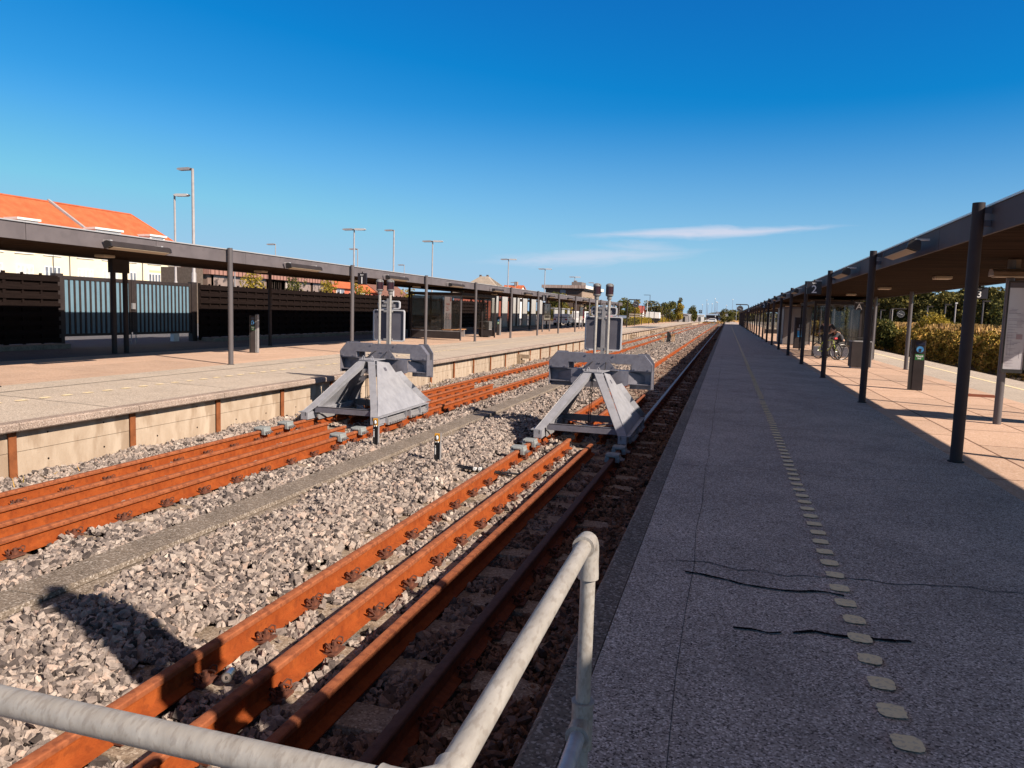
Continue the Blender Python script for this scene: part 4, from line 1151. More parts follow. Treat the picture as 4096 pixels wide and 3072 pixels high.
m1=MB(); m1.box(-6,0,0,20.5,2.75,2.95); m1.build("roof",ANTH,t)
for k in range(8):
    m1=MB(); m1.box(-5.6,-5.45,k*2.9,k*2.9+.12,0,2.75); m1.box(-.3,-.18,k*2.9,k*2.9+.12,0,2.75); m1.build("shed_post",ANTH,t)
# bicycles
TYRE = mat("tyre",(.012,.011,.011),rough=.85); SPOKE = mat("spoke_steel",(.45,.44,.43),rough=.4,metal=.7)
def bike(loc, rz, frame_m, label, group=None, extras=True, lean=.0, steer=0):
    t=thing("bicycle",label,"bicycle",loc,rz,group); t.rotation_euler=(0,lean,rz)
    R=.34
    for y in (-.53,.53):
        m1=MB(); m1.tube([(0,y+R*cos(a),R+R*sin(a)) for a in [2*pi*k/28 for k in range(29)]],.018,6,0,False)
        w=m1.build("wheel",TYRE,t)
        m1=MB(); m1.tube([(0,y+(R-.03)*cos(a),R+(R-.03)*sin(a)) for a in [2*pi*k/28 for k in range(29)]],.009,5,0,False)
        for k in range(14):
            a=2*pi*k/14; m1.tube([(0,y,R),(0,y+(R-.03)*cos(a),R+(R-.03)*sin(a))],.0022,3)
        m1.tube([(-.04,y,R),(.04,y,R)],.02,8); m1.build("rim",SPOKE,w)
    m1=MB()
    bb=(0,-.07,.29); st=(0,-.20,.78); hd=(0,.36,.82); hb=(0,.40,.66)
    for a,b,r in ((bb,st,.015),(bb,hb,.018),(st,hd,.015),(hd,hb,.018),(hb,(.04,.53,R),.011),(hb,(-.04,.53,R),.011),(bb,(.045,-.53,R),.01),(bb,(-.045,-.53,R),.01),(st,(.04,-.53,R),.009),(st,(-.04,-.53,R),.009)):
        m1.tube([a,b],r,7)
    m1.build("frame",frame_m,t,smooth=True)
    m1=MB(); m1.tube([hd,(0,.33,.97)],.013,7); m1.tube([(-.27,.20,1.0),(-.15,.30,.99),(0,.34,.97),(.15,.30,.99),(.27,.20,1.0)],.011,7); m1.tube([(-.29,.17,1.0),(-.2,.25,1.0)],.017,7); m1.tube([(.29,.17,1.0),(.2,.25,1.0)],.017,7); m1.build("handlebar",BLACKM,t)
    m1=MB(); m1.tube([st,(0,-.23,.93)],.012,6); m1.prism([(-.07,-.36),(.07,-.36),(.03,-.1),(-.03,-.1)],'z',.93,.965); m1.build("saddle",BLACKM,t)
    m1=MB(); m1.tube([(.06,-.07,.29),(.1,-.07,.15)],.01,6); m1.box(.08,.16,-.1,-.04,.13,.15); m1.tube([(-.06,-.07,.29),(-.1,-.07,.43)],.01,6); m1.box(-.16,-.08,-.1,-.04,.42,.44)
    m1.tube([(.03,-.07+.09*cos(a),.29+.09*sin(a)) for a in [k*pi/6 for k in range(13)]],.006,4); m1.build("crank",SPOKE,t)
    if extras:
        m1=MB(); m1.box(-.07,.07,-.82,-.3,.72,.735); m1.tube([(.06,-.75,.72),(.045,-.53,R)],.006,5); m1.tube([(-.06,-.75,.72),(-.045,-.53,R)],.006,5); m1.build("carrier",SPOKE,t)
    return t
BL=mat("frame_black",(.02,.02,.022),rough=.35); RD=mat("frame_red",(.35,.03,.03),rough=.35); YG=mat("frame_yellow_green",(.35,.42,.04),rough=.35)
rack=thing("bicycle_rack","two-tier bicycle rack seen through the left shelter's glass","bicycle rack",(-23.6,46,P))
m1=MB()
for k in range(9): m1.box(-1,1,k*1.2-.02,k*1.2+.02,1.38,1.43)
m1.box(-1,-.94,-.2,10,1.33,1.38); m1.box(.94,1,-.2,10,1.33,1.38)
for y in (0,3.3,6.6,9.9): m1.cyl(-.97,y,0,1.4,.03,8); m1.cyl(.97,y,0,1.4,.03,8)
m1.build("rack_frame",GALV2,rack)
proto=None
LB=["black bicycle on the upper tier of the rack","black bicycle on the lower tier of the rack"]
n_b=0
for k in range(9):
    for tier in (0,1):
        lab=f"dark parked bicycle, {'upper' if tier else 'lower'} tier of the rack, {ORD[k]} slot from the left"
        loc=(-23.6,46+k*1.15+.3*tier,P+(1.43 if tier else 0))
        if proto is None: proto=bike(loc,pi/2+.05,BL,lab,"bicycles in the two-tier rack")
        else: clone(proto,loc,pi/2+random.uniform(-.12,.12),lab)
for k in range(12):
    clone(proto,(-23.4-random.uniform(0,1),66+k*1.5,P),pi/2+random.uniform(-.25,.25),f"bicycle parked under the shed behind the screens, {ORD[k]} from the left",group="bicycles in the shed")

# ------------------------------------------------------------- shelters
def glazed(t, x0,x1,y0,y1,z0,z1,nm="glass_pane"):
    m1=MB(); m1.box(x0,x1,y0,y1,z0,z1); return m1.build(nm,GLASS,t)
sh=thing("waiting_shelter","glass waiting shelter with bench and poster under the left canopy","shelter",(-16.2,36.4,P))
# local: x 0 (rear) .. 2.8 (front), y 0 .. 5.9
m1=MB(); m1.box(-.05,2.85,-.05,6.0,2.36,2.5); m1.build("shelter_roof",ANTH,sh)
m1=MB(); m1.box(0,2.8,-.035,.0,.08,.46); m1.build("base_panel",ANTH,sh)
m1=MB(); m1.box(2.0,2.8,5.9,5.935,.08,.46); m1.box(-.03,.0,0,5.9,.08,.3); m1.build("base_panel",ANTH,sh)
glazed(sh,.04,2.76,-.02,-.008,.50,2.33); glazed(sh,1.6,2.76,5.91,5.922,.5,2.33); glazed(sh,-.02,-.008,.05,4.3,.35,2.33)
for (x,y) in ((0,0),(2.8,0),(0,2.0),(0,4.4),(0,5.9),(2.8,5.9),(2.0,5.9)):
    m1=MB(); m1.box(x-.035,x+.035,y-.035,y+.035,0,2.36); m1.build("frame_post",ANTH if y or x<1 else POLE,sh)
m1=MB(); m1.box(0,2.8,-.03,.02,.46,.49); m1.build("sill_rail",GALV2,sh)
po=MB(); po.box(.03,.07,4.5,5.8,.40,2.42,1); po.poly([(.075,4.58,.45),(.075,5.72,.45),(.075,5.72,2.38),(.075,4.58,2.38)],0)
po.poly([(.077,5.45,2.1),(.077,5.68,2.1),(.077,5.68,2.34),(.077,5.45,2.34)],2)
put_text(po,"Kaneler",.2,(.077,5.15,1.93),(0,1,0),(0,0,1),2,.004); put_text(po,"25",.36,(.077,5.05,1.63),(0,1,0),(0,0,1),2,.006); put_text(po,"kr",.14,(.077,5.36,1.60),(0,1,0),(0,0,1),2,.003)
for (a,b,c,d) in ((4.64,.47,5.12,1.02),(5.2,.47,5.64,1.0)): po.poly([(.077,a+.03,b),(.077,c-.03,b),(.077,c,d),(.077,a,d)],3)
rr=random.Random(5)
for k in range(16):
    y=4.68+k*.06+rr.uniform(-.02,.02); z=1.0; pts=[(y,z)]
    for q in range(4): pts.append((pts[-1][0]+rr.uniform(-.05,.07),pts[-1][1]+rr.uniform(.06,.13)))
    for (a,b),(c,d) in zip(pts[:-1],pts[1:]): po.poly([(.079,a-.018,b),(.079,a+.018,b),(.079,c+.012,d),(.079,c-.012,d)],4 if k<12 else 2)
po.build("poster",[mat("poster_pale",(.78,.68,.63),rough=.4),BLACKM,mat("poster_red",(.42,.10,.07),rough=.4),WHITE,mat("poster_brown",(.10,.06,.05),rough=.5)],sh)
WOODB=mat("bench_wood",(.42,.20,.09),(.55,.29,.14),rough=.7,scale=4,stretch=(2,30,2))
for mn_,cc in (("poster_pale",(.60,.48,.45)),("poster_red",(.42,.10,.07))):
    bb_=bpy.data.materials[mn_].node_tree.nodes["Principled BSDF"]; bb_.inputs["Emission Color"].default_value=(*cc,1); bb_.inputs["Emission Strength"].default_value=.28   # glow added to brighten the shaded poster
bn=thing("bench","wooden slatted bench inside the left glass shelter","bench",(-15.3,40.2,P))
m1=MB()
for k in range(5): m1.box(-.28+k*.115,-.18+k*.115,-1,1.6,.44,.475)
m1.build("seat",WOODB,bn)
for y in (-.8,1.4):
    m1=MB(); m1.box(-.25,.25,y-.03,y+.03,0,.44); m1.build("leg",GALV2,bn)
def bin_(loc,label,pict):
    t=thing("litter_bin",label,"bin",loc)
    m1=MB(); m1.box(-.32,.32,-.28,.28,.06,.92); m1.build("bin_body",ANTH,t,bevel=.015)
    m1=MB(); m1.box(-.33,.33,-.29,.29,.925,.96); m1.box(.325,.345,-.28,.28,.05,.92); m1.build("bin_lid",GALV2,t)
    m1=MB(); m1.box(-.28,.28,-.24,.24,0,.06); m1.build("bin_foot",GALV2 if not pict else BLACKM,t)
    if pict:
        m1=MB(); m1.box(-.16,.16,-.288,-.283,.45,.80); m1.build("label_plate",BLACKM,t)
        m1=MB(); m1.poly([(-.07,-.29,.64),(.07,-.29,.64),(.09,-.29,.67),(-.05,-.29,.69)]); m1.poly([(-.02,-.29,.69),(.05,-.29,.70),(.03,-.29,.74),(-.02,-.29,.73)]); put_text(m1,"Affald",.07,(0,-.29,.55),(1,0,0),(0,0,1)); m1.build("pictogram",WHITE,t)
    return t
bin_((-14.2,42.9,P),"black litter bin with white pictogram beside the left shelter",True)
bin_((4.5,28.1,P),"grey steel litter bin beside the parked bicycles on the right platform",False)
# notice boards
t=thing("notice_board","glazed notice board on two posts beside the left canopy's Spor 1 sign","notice board",(-14.5,58.7,P))
for y in (0,2.5):
    m1=MB(); m1.cyl(0,y,0,2.25,.06,14); m1.build("post",POLE,t,smooth=True)
m1=MB(); m1.box(-.06,.06,.12,2.38,.9,2.4,0); m1.poly([(.062,.25,1.0),(.062,2.25,1.0),(.062,2.25,2.3),(.062,.25,2.3)],1)
for k in range(6): m1.poly([(.064,.4,2.15-k*.12),(.064,1.1,2.15-k*.12),(.064,1.1,2.19-k*.12),(.064,.4,2.19-k*.12)],2)
m1.build("display_case",[ANTH,mat("notice_glass",(.16,.16,.13),(.27,.25,.2),rough=.1,scale=2),WHITE],t)
t=thing("notice_board","small notice board with a red side on a post beyond the screens","notice board",(-14.6,76,P))
m1=MB(); m1.cyl(0,.5,0,2.3,.06,12); m1.cyl(0,-1.2,0,2.3,.06,12); m1.build("post",POLE,t)
m1=MB(); m1.box(-.06,.06,-1.1,.35,.9,2.2,0); m1.box(-.07,.07,.36,.62,1.1,2.0,1); m1.build("display_case",[mat("notice_glass2",(.4,.38,.34),rough=.2),mat("red_panel",(.6,.03,.04),rough=.4)],t)
# right glass shelter
sh=thing("waiting_shelter","glass waiting shelter behind the two people on the right platform","shelter",(3.76,35.7,P))
m1=MB(); m1.box(-.05,2.6,-.05,6.4,2.36,2.5); m1.build("shelter_roof",ANTH,sh)
m1=MB(); m1.box(.0,1.9,-.035,.0,.04,.44); m1.build("base_panel",GALV_DK,sh)
m1=MB(); m1.box(2.5,2.53,0,6.3,.04,.4); m1.build("base_panel",ANTH,sh)
glazed(sh,.04,1.86,-.02,-.008,.48,2.33); glazed(sh,2.5,2.51,.05,6.2,.42,2.33); glazed(sh,.04,1.86,6.3,6.312,.48,2.33)
for (x,y) in ((0,0),(1.9,0),(0,6.3),(1.9,6.3),(2.5,1.6),(2.5,3.2),(2.5,4.8),(2.5,6.3),(2.5,0)):
    m1=MB(); m1.box(x-.04,x+.04,y-.04,y+.04,0,2.36); m1.build("frame_post",ANTH,sh)
m1=MB(); m1.box(0,1.9,-.04,.02,.44,.475); m1.build("sill_rail",GALV2,sh)
t=thing("bench","dark bench inside the right glass shelter","bench",(5.4,39,P))
m1=MB()
for k in range(4): m1.box(-.25+k*.13,-.14+k*.13,-1.3,1.3,.42,.46)
m1.build("seat",WOODB,t)
m1=MB(); m1.box(-.2,.2,-1.1,-1.04,0,.42); m1.box(-.2,.2,1.04,1.1,0,.42); m1.build("leg",ANTH,t)
t=thing("ticket_machine","dark ticket machine with a blue panel beyond the right shelter","ticket machine",(3.98,44.8,P))
m1=MB(); m1.box(-.3,.3,-.25,.25,0,1.75); m1.build("cabinet",ANTH,t,bevel=.03)
m1=MB(); m1.box(-.15,.15,-.262,-.255,.65,1.0,0); m1.box(-.15,.15,-.262,-.255,1.02,1.15,1); m1.cyl(0,-.27,1.2,1.35,.09,14,1); m1.build("screen",[mat("panel_blue",(.03,.24,.55),rough=.4),GALV2],t)
t=thing("lift_kiosk","tall dark-clad kiosk under the right canopy beyond the glass shelter","kiosk",(3.5,50.5,P))
m1=MB(); m1.box(0,1.6,0,6.3,.05,2.32); m1.build("cladding",mat("kiosk_clad",(.13,.115,.11),(.17,.15,.145),rough=.5,scale=.8),t)
m1=MB(); m1.box(-.05,1.65,-.05,6.35,2.33,2.42); m1.box(-.04,0,-.03,.0,0,2.32); m1.box(1.6,1.64,-.03,.0,0,2.32); m1.build("trim",GALV_DK,t)
t=thing("waiting_shelter","second small glass shelter far along the right platform","shelter",(3.9,84,P))
m1=MB(); m1.box(0,2,0,5,2.36,2.5); m1.box(0,2,0,.03,.05,.5); m1.build("shelter_roof",ANTH,t); glazed(t,.04,1.96,.01,.02,.5,2.33)
for (x,y) in ((0,0),(2,0),(0,5),(2,5)):
    m1=MB(); m1.box(x-.04,x+.04,y-.04,y+.04,0,2.36); m1.build("frame_post",ANTH,t)
# large information board at the right edge
t=thing("information_board","large glazed map board under a tube lamp at the view's right edge","information board",(4.4,13.9,P))
for x in (0,2.6):
    m1=MB(); m1.cyl(x,.03,0,2.7 if x else 2.7,.06,18); m1.build("post",POLE,t,smooth=True)
PAPER=mat("map_paper",(.50,.48,.50),(.40,.38,.41),rough=.12,scale=1.2,c3=(.33,.30,.33),s3=3.2,a3=.5,spec=1.0)
INK=mat("map_ink",(.13,.11,.14),rough=.4); INK2=mat("map_tint",(.30,.22,.24),rough=.4)
m1=MB(); m1.box(-.06,2.72,-.10,-.04,.87,2.36); m1.build("case_back",mat("case_brown",(.12,.05,.035),rough=.5),t)
m1=MB(); rr=random.Random(9)
for x0,x1 in ((-.035,.245),(.275,2.69)):
    m1.poly([(x0,-.104,.93),(x1,-.104,.93),(x1,-.104,2.25),(x0,-.104,2.25)],0)
    m1.poly([(x0,-.104,2.252),(x1,-.104,2.252),(x1,-.104,2.33),(x0,-.104,2.33)],3)
    w=x1-x0
    for c in range(max(1,int(w/.28))):
        xa=x0+.02+c*.28
        for k in range(34):
            z=1.9-k*.022
            if rr.random()<.18: continue
            xs=xa+rr.choice([0,0,.03,.12]); L2=rr.uniform(.05,.22)
            xe=min(xs+L2,xa+.25,x1-.01)
            if xe>xs: m1.poly([(xs,-.1055,z),(xe,-.1055,z),(xe,-.1055,z+rr.choice([.004,.007])),(xs,-.1055,z+.005)],1)
        for k in range(4):
            xs=xa+rr.uniform(0,.2); za=rr.uniform(1.0,1.2); m1.poly([(xs,-.1055,za),(xs+.003,-.1055,za),(xs+.003,-.1055,za+rr.uniform(.1,.6)),(xs,-.1055,za+.1)],1)
        for k in range(5):
            z=.98+k*.045; m1.poly([(xa,-.1055,z),(xa+rr.uniform(.1,.24),-.1055,z),(xa+.1,-.1055,z+.003),(xa,-.1055,z+.003)],1)
        m1.poly([(xa+.13,-.1056,1.42),(xa+.22,-.1056,1.42),(xa+.22,-.1056,1.50),(xa+.13,-.1056,1.50)],2)
m1.build("map_sheet",[PAPER,INK,INK2,GALV_DK],t)
m1=MB(); m1.box(-.06,-.037,-.115,-.10,.87,2.36); m1.box(.247,.273,-.115,-.10,.87,2.36); m1.box(-.037,2.72,-.115,-.10,2.335,2.36); m1.box(-.037,2.72,-.115,-.10,.87,.925); m1.build("case_frame",BLACKM,t)
m1=MB(); m1.prism([(-.22,2.44),(-.20,2.50),(-.12,2.55),(0,2.55),(.04,2.50),(.04,2.43)][::-1],'x',-.32,2.9); m1.box(-.05,.12,-.0,.06,2.5,2.74); m1.build("lamp_housing",mat("housing_bronze",(.20,.13,.08),(.26,.17,.11),rough=.35,scale=3),t)
m1=MB(); m1.box(-.28,2.86,-.19,.02,2.415,2.43); m1.build("diffuser",CREAM,t)
# made-up, unseen plate on a post, added to cast a shadow on the track
t=thing("shadow_caster","unseen made-up plate on a post, added to cast the shadow on the gravel","shadow caster",(1.25,1.72,P))
m1=MB(); m1.cyl(0,0,0,3.85,.05,12); m1.build("post",POLE,t)
m1=MB(); m1.prism([(-.54,2.62),(.05,2.62),(.04,3.2),(-.02,3.55),(-.10,3.80),(-.20,3.88),(-.30,3.74),(-.40,3.30),(-.48,2.95)],'y',-.06,.06); m1.prism([(-.58,2.3),(-.40,2.3),(-.38,2.6),(-.56,2.6)],'y',-.05,.05); m1.prism([(-.28,2.05),(.06,2.1),(.06,2.6),(-.26,2.6)],'y',-.05,.05); m1.prism([(-.62,1.5),(-.34,1.45),(-.30,2.02),(-.56,2.2)],'y',-.05,.05); m1.prism([(-.22,1.3),(.06,1.3),(.04,2.0),(-.18,2.0)],'y',-.05,.05)
m1.build("caster_plate",ANTH,t); t.rotation_euler=(0,0,radians(-66))
# ------------------------------------------------------------- people and their bicycles
def skin(name, joints, edges, mt, parent, root=None, sub=2):
    ks=list(joints); me=bpy.data.meshes.new(name)
    me.from_pydata([joints[k][0] for k in ks],[(ks.index(a),ks.index(b)) for a,b in edges],[])
    me.materials.append(mt); o=bpy.data.objects.new(name,me); COL.objects.link(o)
    if parent: o.parent=parent
    s=o.modifiers.new("skin",'SKIN'); s.use_smooth_shade=True
    sv=me.skin_vertices[0].data if me.skin_vertices else None
    if sv is None: raise RuntimeError("no skin layer")
    for i,k in enumerate(ks):
        r=joints[k][1]; sv[i].radius=(r,r) if not hasattr(r,'__len__') else r
        sv[i].use_root=(k==(root or ks[0]))
    u=o.modifiers.new("sub",'SUBSURF'); u.levels=sub; u.render_levels=sub
    return o
def add_skin_layer(me):
    import bmesh
    b=bmesh.new(); b.from_mesh(me); b.verts.layers.skin.verify(); b.to_mesh(me); b.free()
_old=skin
def skin(name, joints, edges, mt, parent, root=None, sub=2):
    ks=list(joints); me=bpy.data.meshes.new(name)
    me.from_pydata([joints[k][0] for k in ks],[(ks.index(a),ks.index(b)) for a,b in edges],[])
    add_skin_layer(me); me.materials.append(mt); o=bpy.data.objects.new(name,me); COL.objects.link(o)
    if parent: o.parent=parent
    s=o.modifiers.new("skin",'SKIN'); s.use_smooth_shade=True; s.branch_smoothing=.6
    sv=me.skin_vertices[0].data
    for i,k in enumerate(ks):
        r=joints[k][1]; sv[i].radius=(r,r) if not hasattr(r,'__len__') else r
        sv[i].use_root=(k==(root or ks[0]))
    u=o.modifiers.new("sub",'SUBSURF'); u.levels=sub; u.render_levels=sub
    return o
SKINM=mat("skin",(.55,.30,.20),(.6,.34,.23),rough=.55,scale=10)
def hand(J,E,w,side,wrist,d,pal):
    # palm and five fingers as short chains from the wrist joint
    d=Vector(d).normalized(); s=Vector(side).normalized(); p=Vector(wrist); up=d.cross(s)
    palm=p+d*.05; J[w+'pm']=(tuple(palm),.028); E.append((w,w+'pm'))
    for k,(off,ln) in enumerate(((-.03,.065),(-.01,.078),(.01,.082),(.03,.070))):
        a=palm+d*.035+s*off; b=a+d*ln*.5+up*(-.01); c=b+d*ln*.4+up*(-.025)
        J[f'{w}f{k}a']=(tuple(a),.010); J[f'{w}f{k}b']=(tuple(b),.0085); J[f'{w}f{k}c']=(tuple(c),.007)
        E += [(w+'pm',f'{w}f{k}a'),(f'{w}f{k}a',f'{w}f{k}b'),(f'{w}f{k}b',f'{w}f{k}c')]
    a=p+d*.03+s*pal*.035; b=a+d*.035+s*pal*.02
    J[w+'ta']=(tuple(a),.012); J[w+'tb']=(tuple(b),.009); E += [(w+'pm',w+'ta'),(w+'ta',w+'tb')]
def head_parts(t, c, face, hair_m, hair, r=.085):
    c=Vector(c); f=Vector(face).normalized(); s=f.cross(Vector((0,0,1))).normalized(); u=s.cross(f)
    m1=MB()
    m1.sphere(c+f*.085+u*-.005,(.014,.014,.02),8,5); m1.build("nose",SKINM,t,smooth=True)
    m1=MB(); 
    for q in (-1,1): m1.sphere(c+f*.073+s*q*.03+u*.018,.011,8,5,0)
    m1.build("eyes",WHITE,t,smooth=True)
    m1=MB(); m1.sphere(c+f*.074-u*.048,(.022,.012,.007),8,5); m1.build("mouth",mat("lips",(.4,.12,.1),rough=.5),t,smooth=True)
    for q in (-1,1):
        m1=MB(); m1.sphere(c+s*q*.078,(.012,.018,.03),8,5); m1.build("ear",SKINM,t,smooth=True)
    return hair
# woman: stands beside the shelter facing the bicycle, hand on hip
t=thing("person","woman with long blonde hair in dark clothes standing behind the bicycle, hand on hip","person",(4.12,34.3,P),radians(150)); t.scale=(1.06,1.06,1.07)
J={};E=[]
J['pel']=((0,0,.93),(.15,.105)); J['wa']=((0,.005,1.08),(.118,.085)); J['ch']=((0,.0,1.28),(.15,.10)); J['nk']=((0,.0,1.43),.048); J['hd0']=((0,.012,1.53),.075); J['hd']=((0,.02,1.60),.088); J['hd1']=((0,.015,1.66),.07)
E+=[('pel','wa'),('wa','ch'),('ch','nk'),('nk','hd0'),('hd0','hd'),('hd','hd1')]
for q,n in ((-1,'l'),(1,'r')):
    J[n+'hp']=((q*.09,0,.86),.095); J[n+'kn']=((q*.10,.02,.48),.062); J[n+'cf']=((q*.10,-.01,.32),.055); J[n+'an']=((q*.10,-.01,.09),.038); J[n+'to']=((q*.115,.13,.035),.035)
    E+=[('pel',n+'hp'),(n+'hp',n+'kn'),(n+'kn',n+'cf'),(n+'cf',n+'an'),(n+'an',n+'to')]
    J[n+'sh']=((q*.165,0,1.37),.055)
    E+=[('ch',n+'sh')]
J['lel']=((-.33,-.06,1.16),.04); J['lw']=((-.19,.07,1.02),.027); E+=[('lsh','lel'),('lel','lw')]
J['rel']=((.22,.05,1.12),.042); J['rw']=((.17,.28,1.02),.027); E+=[('rsh','rel'),('rel','rw')]
hand(J,E,'lw',(0,0,1),J['lw'][0],(.8,.4,-.3),1); hand(J,E,'rw',(1,0,0),J['rw'][0],(-.2,.9,-.2),-1)
skin("body",J,E,SKINM,t,'pel')
DKC=mat("dark_cloth",(.018,.015,.018),(.03,.026,.03),rough=.9,scale=12)
ck={k:(v[0],(tuple(x+.014 for x in v[1]) if hasattr(v[1],'__len__') else v[1]+.014)) for k,v in J.items()}
def sub(keys,name,mt,shr=None):
    jj={k:ck[k] for k in keys}; ee=[e for e in E if e[0] in jj and e[1] in jj]; return skin(name,jj,ee,mt,t,keys[0])
sub(['wa','pel','ch','lsh','rsh','lel','rel','nk'],"sweater",DKC); bpy.data.objects
ck['nk']=((0,0,1.38),.06)
sub(['pel','lhp','rhp','lkn','rkn','lcf','rcf','lan','ran'],"trousers",DKC); sub(['lan','lto'],"shoe",BLACKM); sub(['ran','rto'],"shoe",BLACKM)
HAIR=mat("blonde_hair",(.60,.34,.12),(.80,.52,.22),rough=.6,scale=20,stretch=(8,8,1))
skin("hair",{'a':((0,-.02,1.68),.082),'b':((0,-.055,1.60),.085),'c':((0,-.085,1.45),.075),'d':((.01,-.10,1.28),.065),'e':((.03,-.10,1.14),.035)},[('a','b'),('b','c'),('c','d'),('d','e')],HAIR,t)
head_parts(t,(0,.02,1.60),(0,1,0),HAIR,None)
# man: bends over the bicycle
t=thing("person","man with short grey hair in a dark jacket bending down over the bicycle","person",(4.72,34.7,P),radians(105)); t.scale=(1.05,1.05,1.05)
J={};E=[]
J['pel']=((0,-.15,.66),(.15,.12)); J['wa']=((0,-.08,.84),(.14,.105)); J['ch']=((0,.12,1.04),(.17,.12)); J['nk']=((0,.24,1.13),.055); J['hd0']=((0,.31,1.17),.078); J['hd']=((0,.36,1.19),.088); J['hd1']=((0,.40,1.22),.07)
E+=[('pel','wa'),('wa','ch'),('ch','nk'),('nk','hd0'),('hd0','hd'),('hd','hd1')]
for q,n in ((-1,'l'),(1,'r')):
    J[n+'hp']=((q*.10,-.12,.62),.10); J[n+'kn']=((q*.14,.22,.50),.068); J[n+'cf']=((q*.14,.08,.30),.058); J[n+'an']=((q*.14,-.02,.09),.042); J[n+'to']=((q*.15,.12,.035),.037)
    E+=[('pel',n+'hp'),(n+'hp',n+'kn'),(n+'kn',n+'cf'),(n+'cf',n+'an'),(n+'an',n+'to')]
    J[n+'sh']=((q*.19,.16,1.06),.062); J[n+'el']=((q*.24,.30,.84),.048); J[n+'w']=((q*.14,.50,.86),.030)
    E+=[('ch',n+'sh'),(n+'sh',n+'el'),(n+'el',n+'w')]
    hand(J,E,n+'w',(1,0,0),J[n+'w'][0],(-q*.3,.9,.0),-q)
skin("body",J,E,SKINM,t,'pel')
JK=mat("grey_jacket",(.035,.033,.04),(.06,.057,.065),rough=.85,scale=10); TR=mat("grey_trousers",(.06,.055,.055),(.10,.09,.085),rough=.9,scale=10)
ck={k:(v[0],(tuple(x+.02 for x in v[1]) if hasattr(v[1],'__len__') else v[1]+.018)) for k,v in J.items()}; ck['nk']=((0,.2,1.10),.075)
sub(['wa','pel','ch','lsh','rsh','lel','rel','lw','rw','nk'],"jacket",JK)
ck={k:(v[0],(tuple(x+.014 for x in v[1]) if hasattr(v[1],'__len__') else v[1]+.014)) for k,v in J.items()}
sub(['pel','lhp','rhp','lkn','rkn','lcf','rcf','lan','ran'],"trousers",TR); sub(['lan','lto'],"shoe",BLACKM); sub(['ran','rto'],"shoe",BLACKM)
skin("hair",{'a':((0,.34,1.27),.07),'b':((0,.29,1.23),.08),'c':((0,.27,1.17),.07)},[('a','b'),('b','c')],mat("grey_hair",(.22,.19,.17),(.3,.27,.25),rough=.8,scale=30),t)
head_parts(t,(0,.37,1.18),(0,.85,-.5),HAIR,None)
b1=bike((4.14,33.75,P),radians(215),YG,"bicycle with yellow-green fork and red bag, facing the viewer",None,False,.06)
m1=MB(); m1.box(-.07,.07,.44,.53,.86,.93); m1.build("red_bag",mat("bag_red",(.6,.03,.04),rough=.6),b1,bevel=.02)
b2=bike((5.12,33.7,P),radians(118),BL,"black trekking bicycle with panniers and blue bottle beside the grey bin",None,True,-.08)
m1=MB(); m1.tube([(.03,-.02,.62),(.03,.04,.80)],.04,12); m1.build("bottle",mat("bottle_blue",(.08,.32,.42),rough=.3),b2,smooth=True)
m1=MB(); m1.box(.08,.2,-.75,-.4,.42,.74); m1.box(-.2,-.08,-.75,-.4,.42,.74); m1.build("pannier",DKC,b2,bevel=.03)
# ------------------------------------------------------------- vegetation
LEAF = attr_mat("leaf_olive",[(0,(.035,.045,.012)),(.35,(.07,.08,.02)),(.7,(.13,.125,.028)),(1,(.22,.18,.04))],rough=.7,trans=.25)
LEAF_D = attr_mat("leaf_dark",[(0,(.03,.03,.008)),(.4,(.075,.07,.016)),(.75,(.15,.13,.028)),(1,(.24,.18,.045))],rough=.75,trans=.15)
LEAF_Y = attr_mat("leaf_yellow",[(0,(.10,.09,.015)),(.4,(.26,.20,.025)),(.75,(.42,.30,.035)),(1,(.52,.36,.07))],rough=.7,trans=.3)
LEAF_H = attr_mat("leaf_hedge",[(0,(.08,.06,.012)),(.35,(.22,.165,.025)),(.7,(.40,.27,.045)),(1,(.62,.33,.09))],rough=.75,trans=.08)
REED = attr_mat("reed_straw",[(0,(.14,.09,.03)),(.4,(.36,.23,.075)),(.75,(.56,.35,.13)),(1,(.76,.48,.24))],rough=.85,trans=.3)
BARK = mat("bark",(.09,.065,.05),(.16,.12,.09),rough=.95,scale=8,bump=.5)
def leaves(name, C_, size, material, aspect=1.6, up=0.0):
    n=len(C_); q=rotmats(n); u=q[:,:,0]*size[:,None]*aspect*.5; v=q[:,:,1]*size[:,None]*.5
    if up: u[:,2]=np.abs(u[:,2])+size*up*.5
    V=np.stack([C_-u,C_+v*.8,C_+u,C_-v*.8],1).reshape(-1,3)
    F_=np.arange(n*4).reshape(n,4)
    return mesh_np(name,V,F_,rng.random(n),material)
def crown_pts(blobs, n):
    w=np.array([b[3]*b[4]*b[5] for b in blobs])**.7; w/=w.sum(); idx=rng.choice(len(blobs),n,p=w)
    d=rng.normal(size=(n,3)); d/=np.linalg.norm(d,axis=1,keepdims=True); r=rng.uniform(.45,1.05,n)**.6
    B=np.array(blobs); return B[idx,:3]+d*r[:,None]*B[idx,3:6]
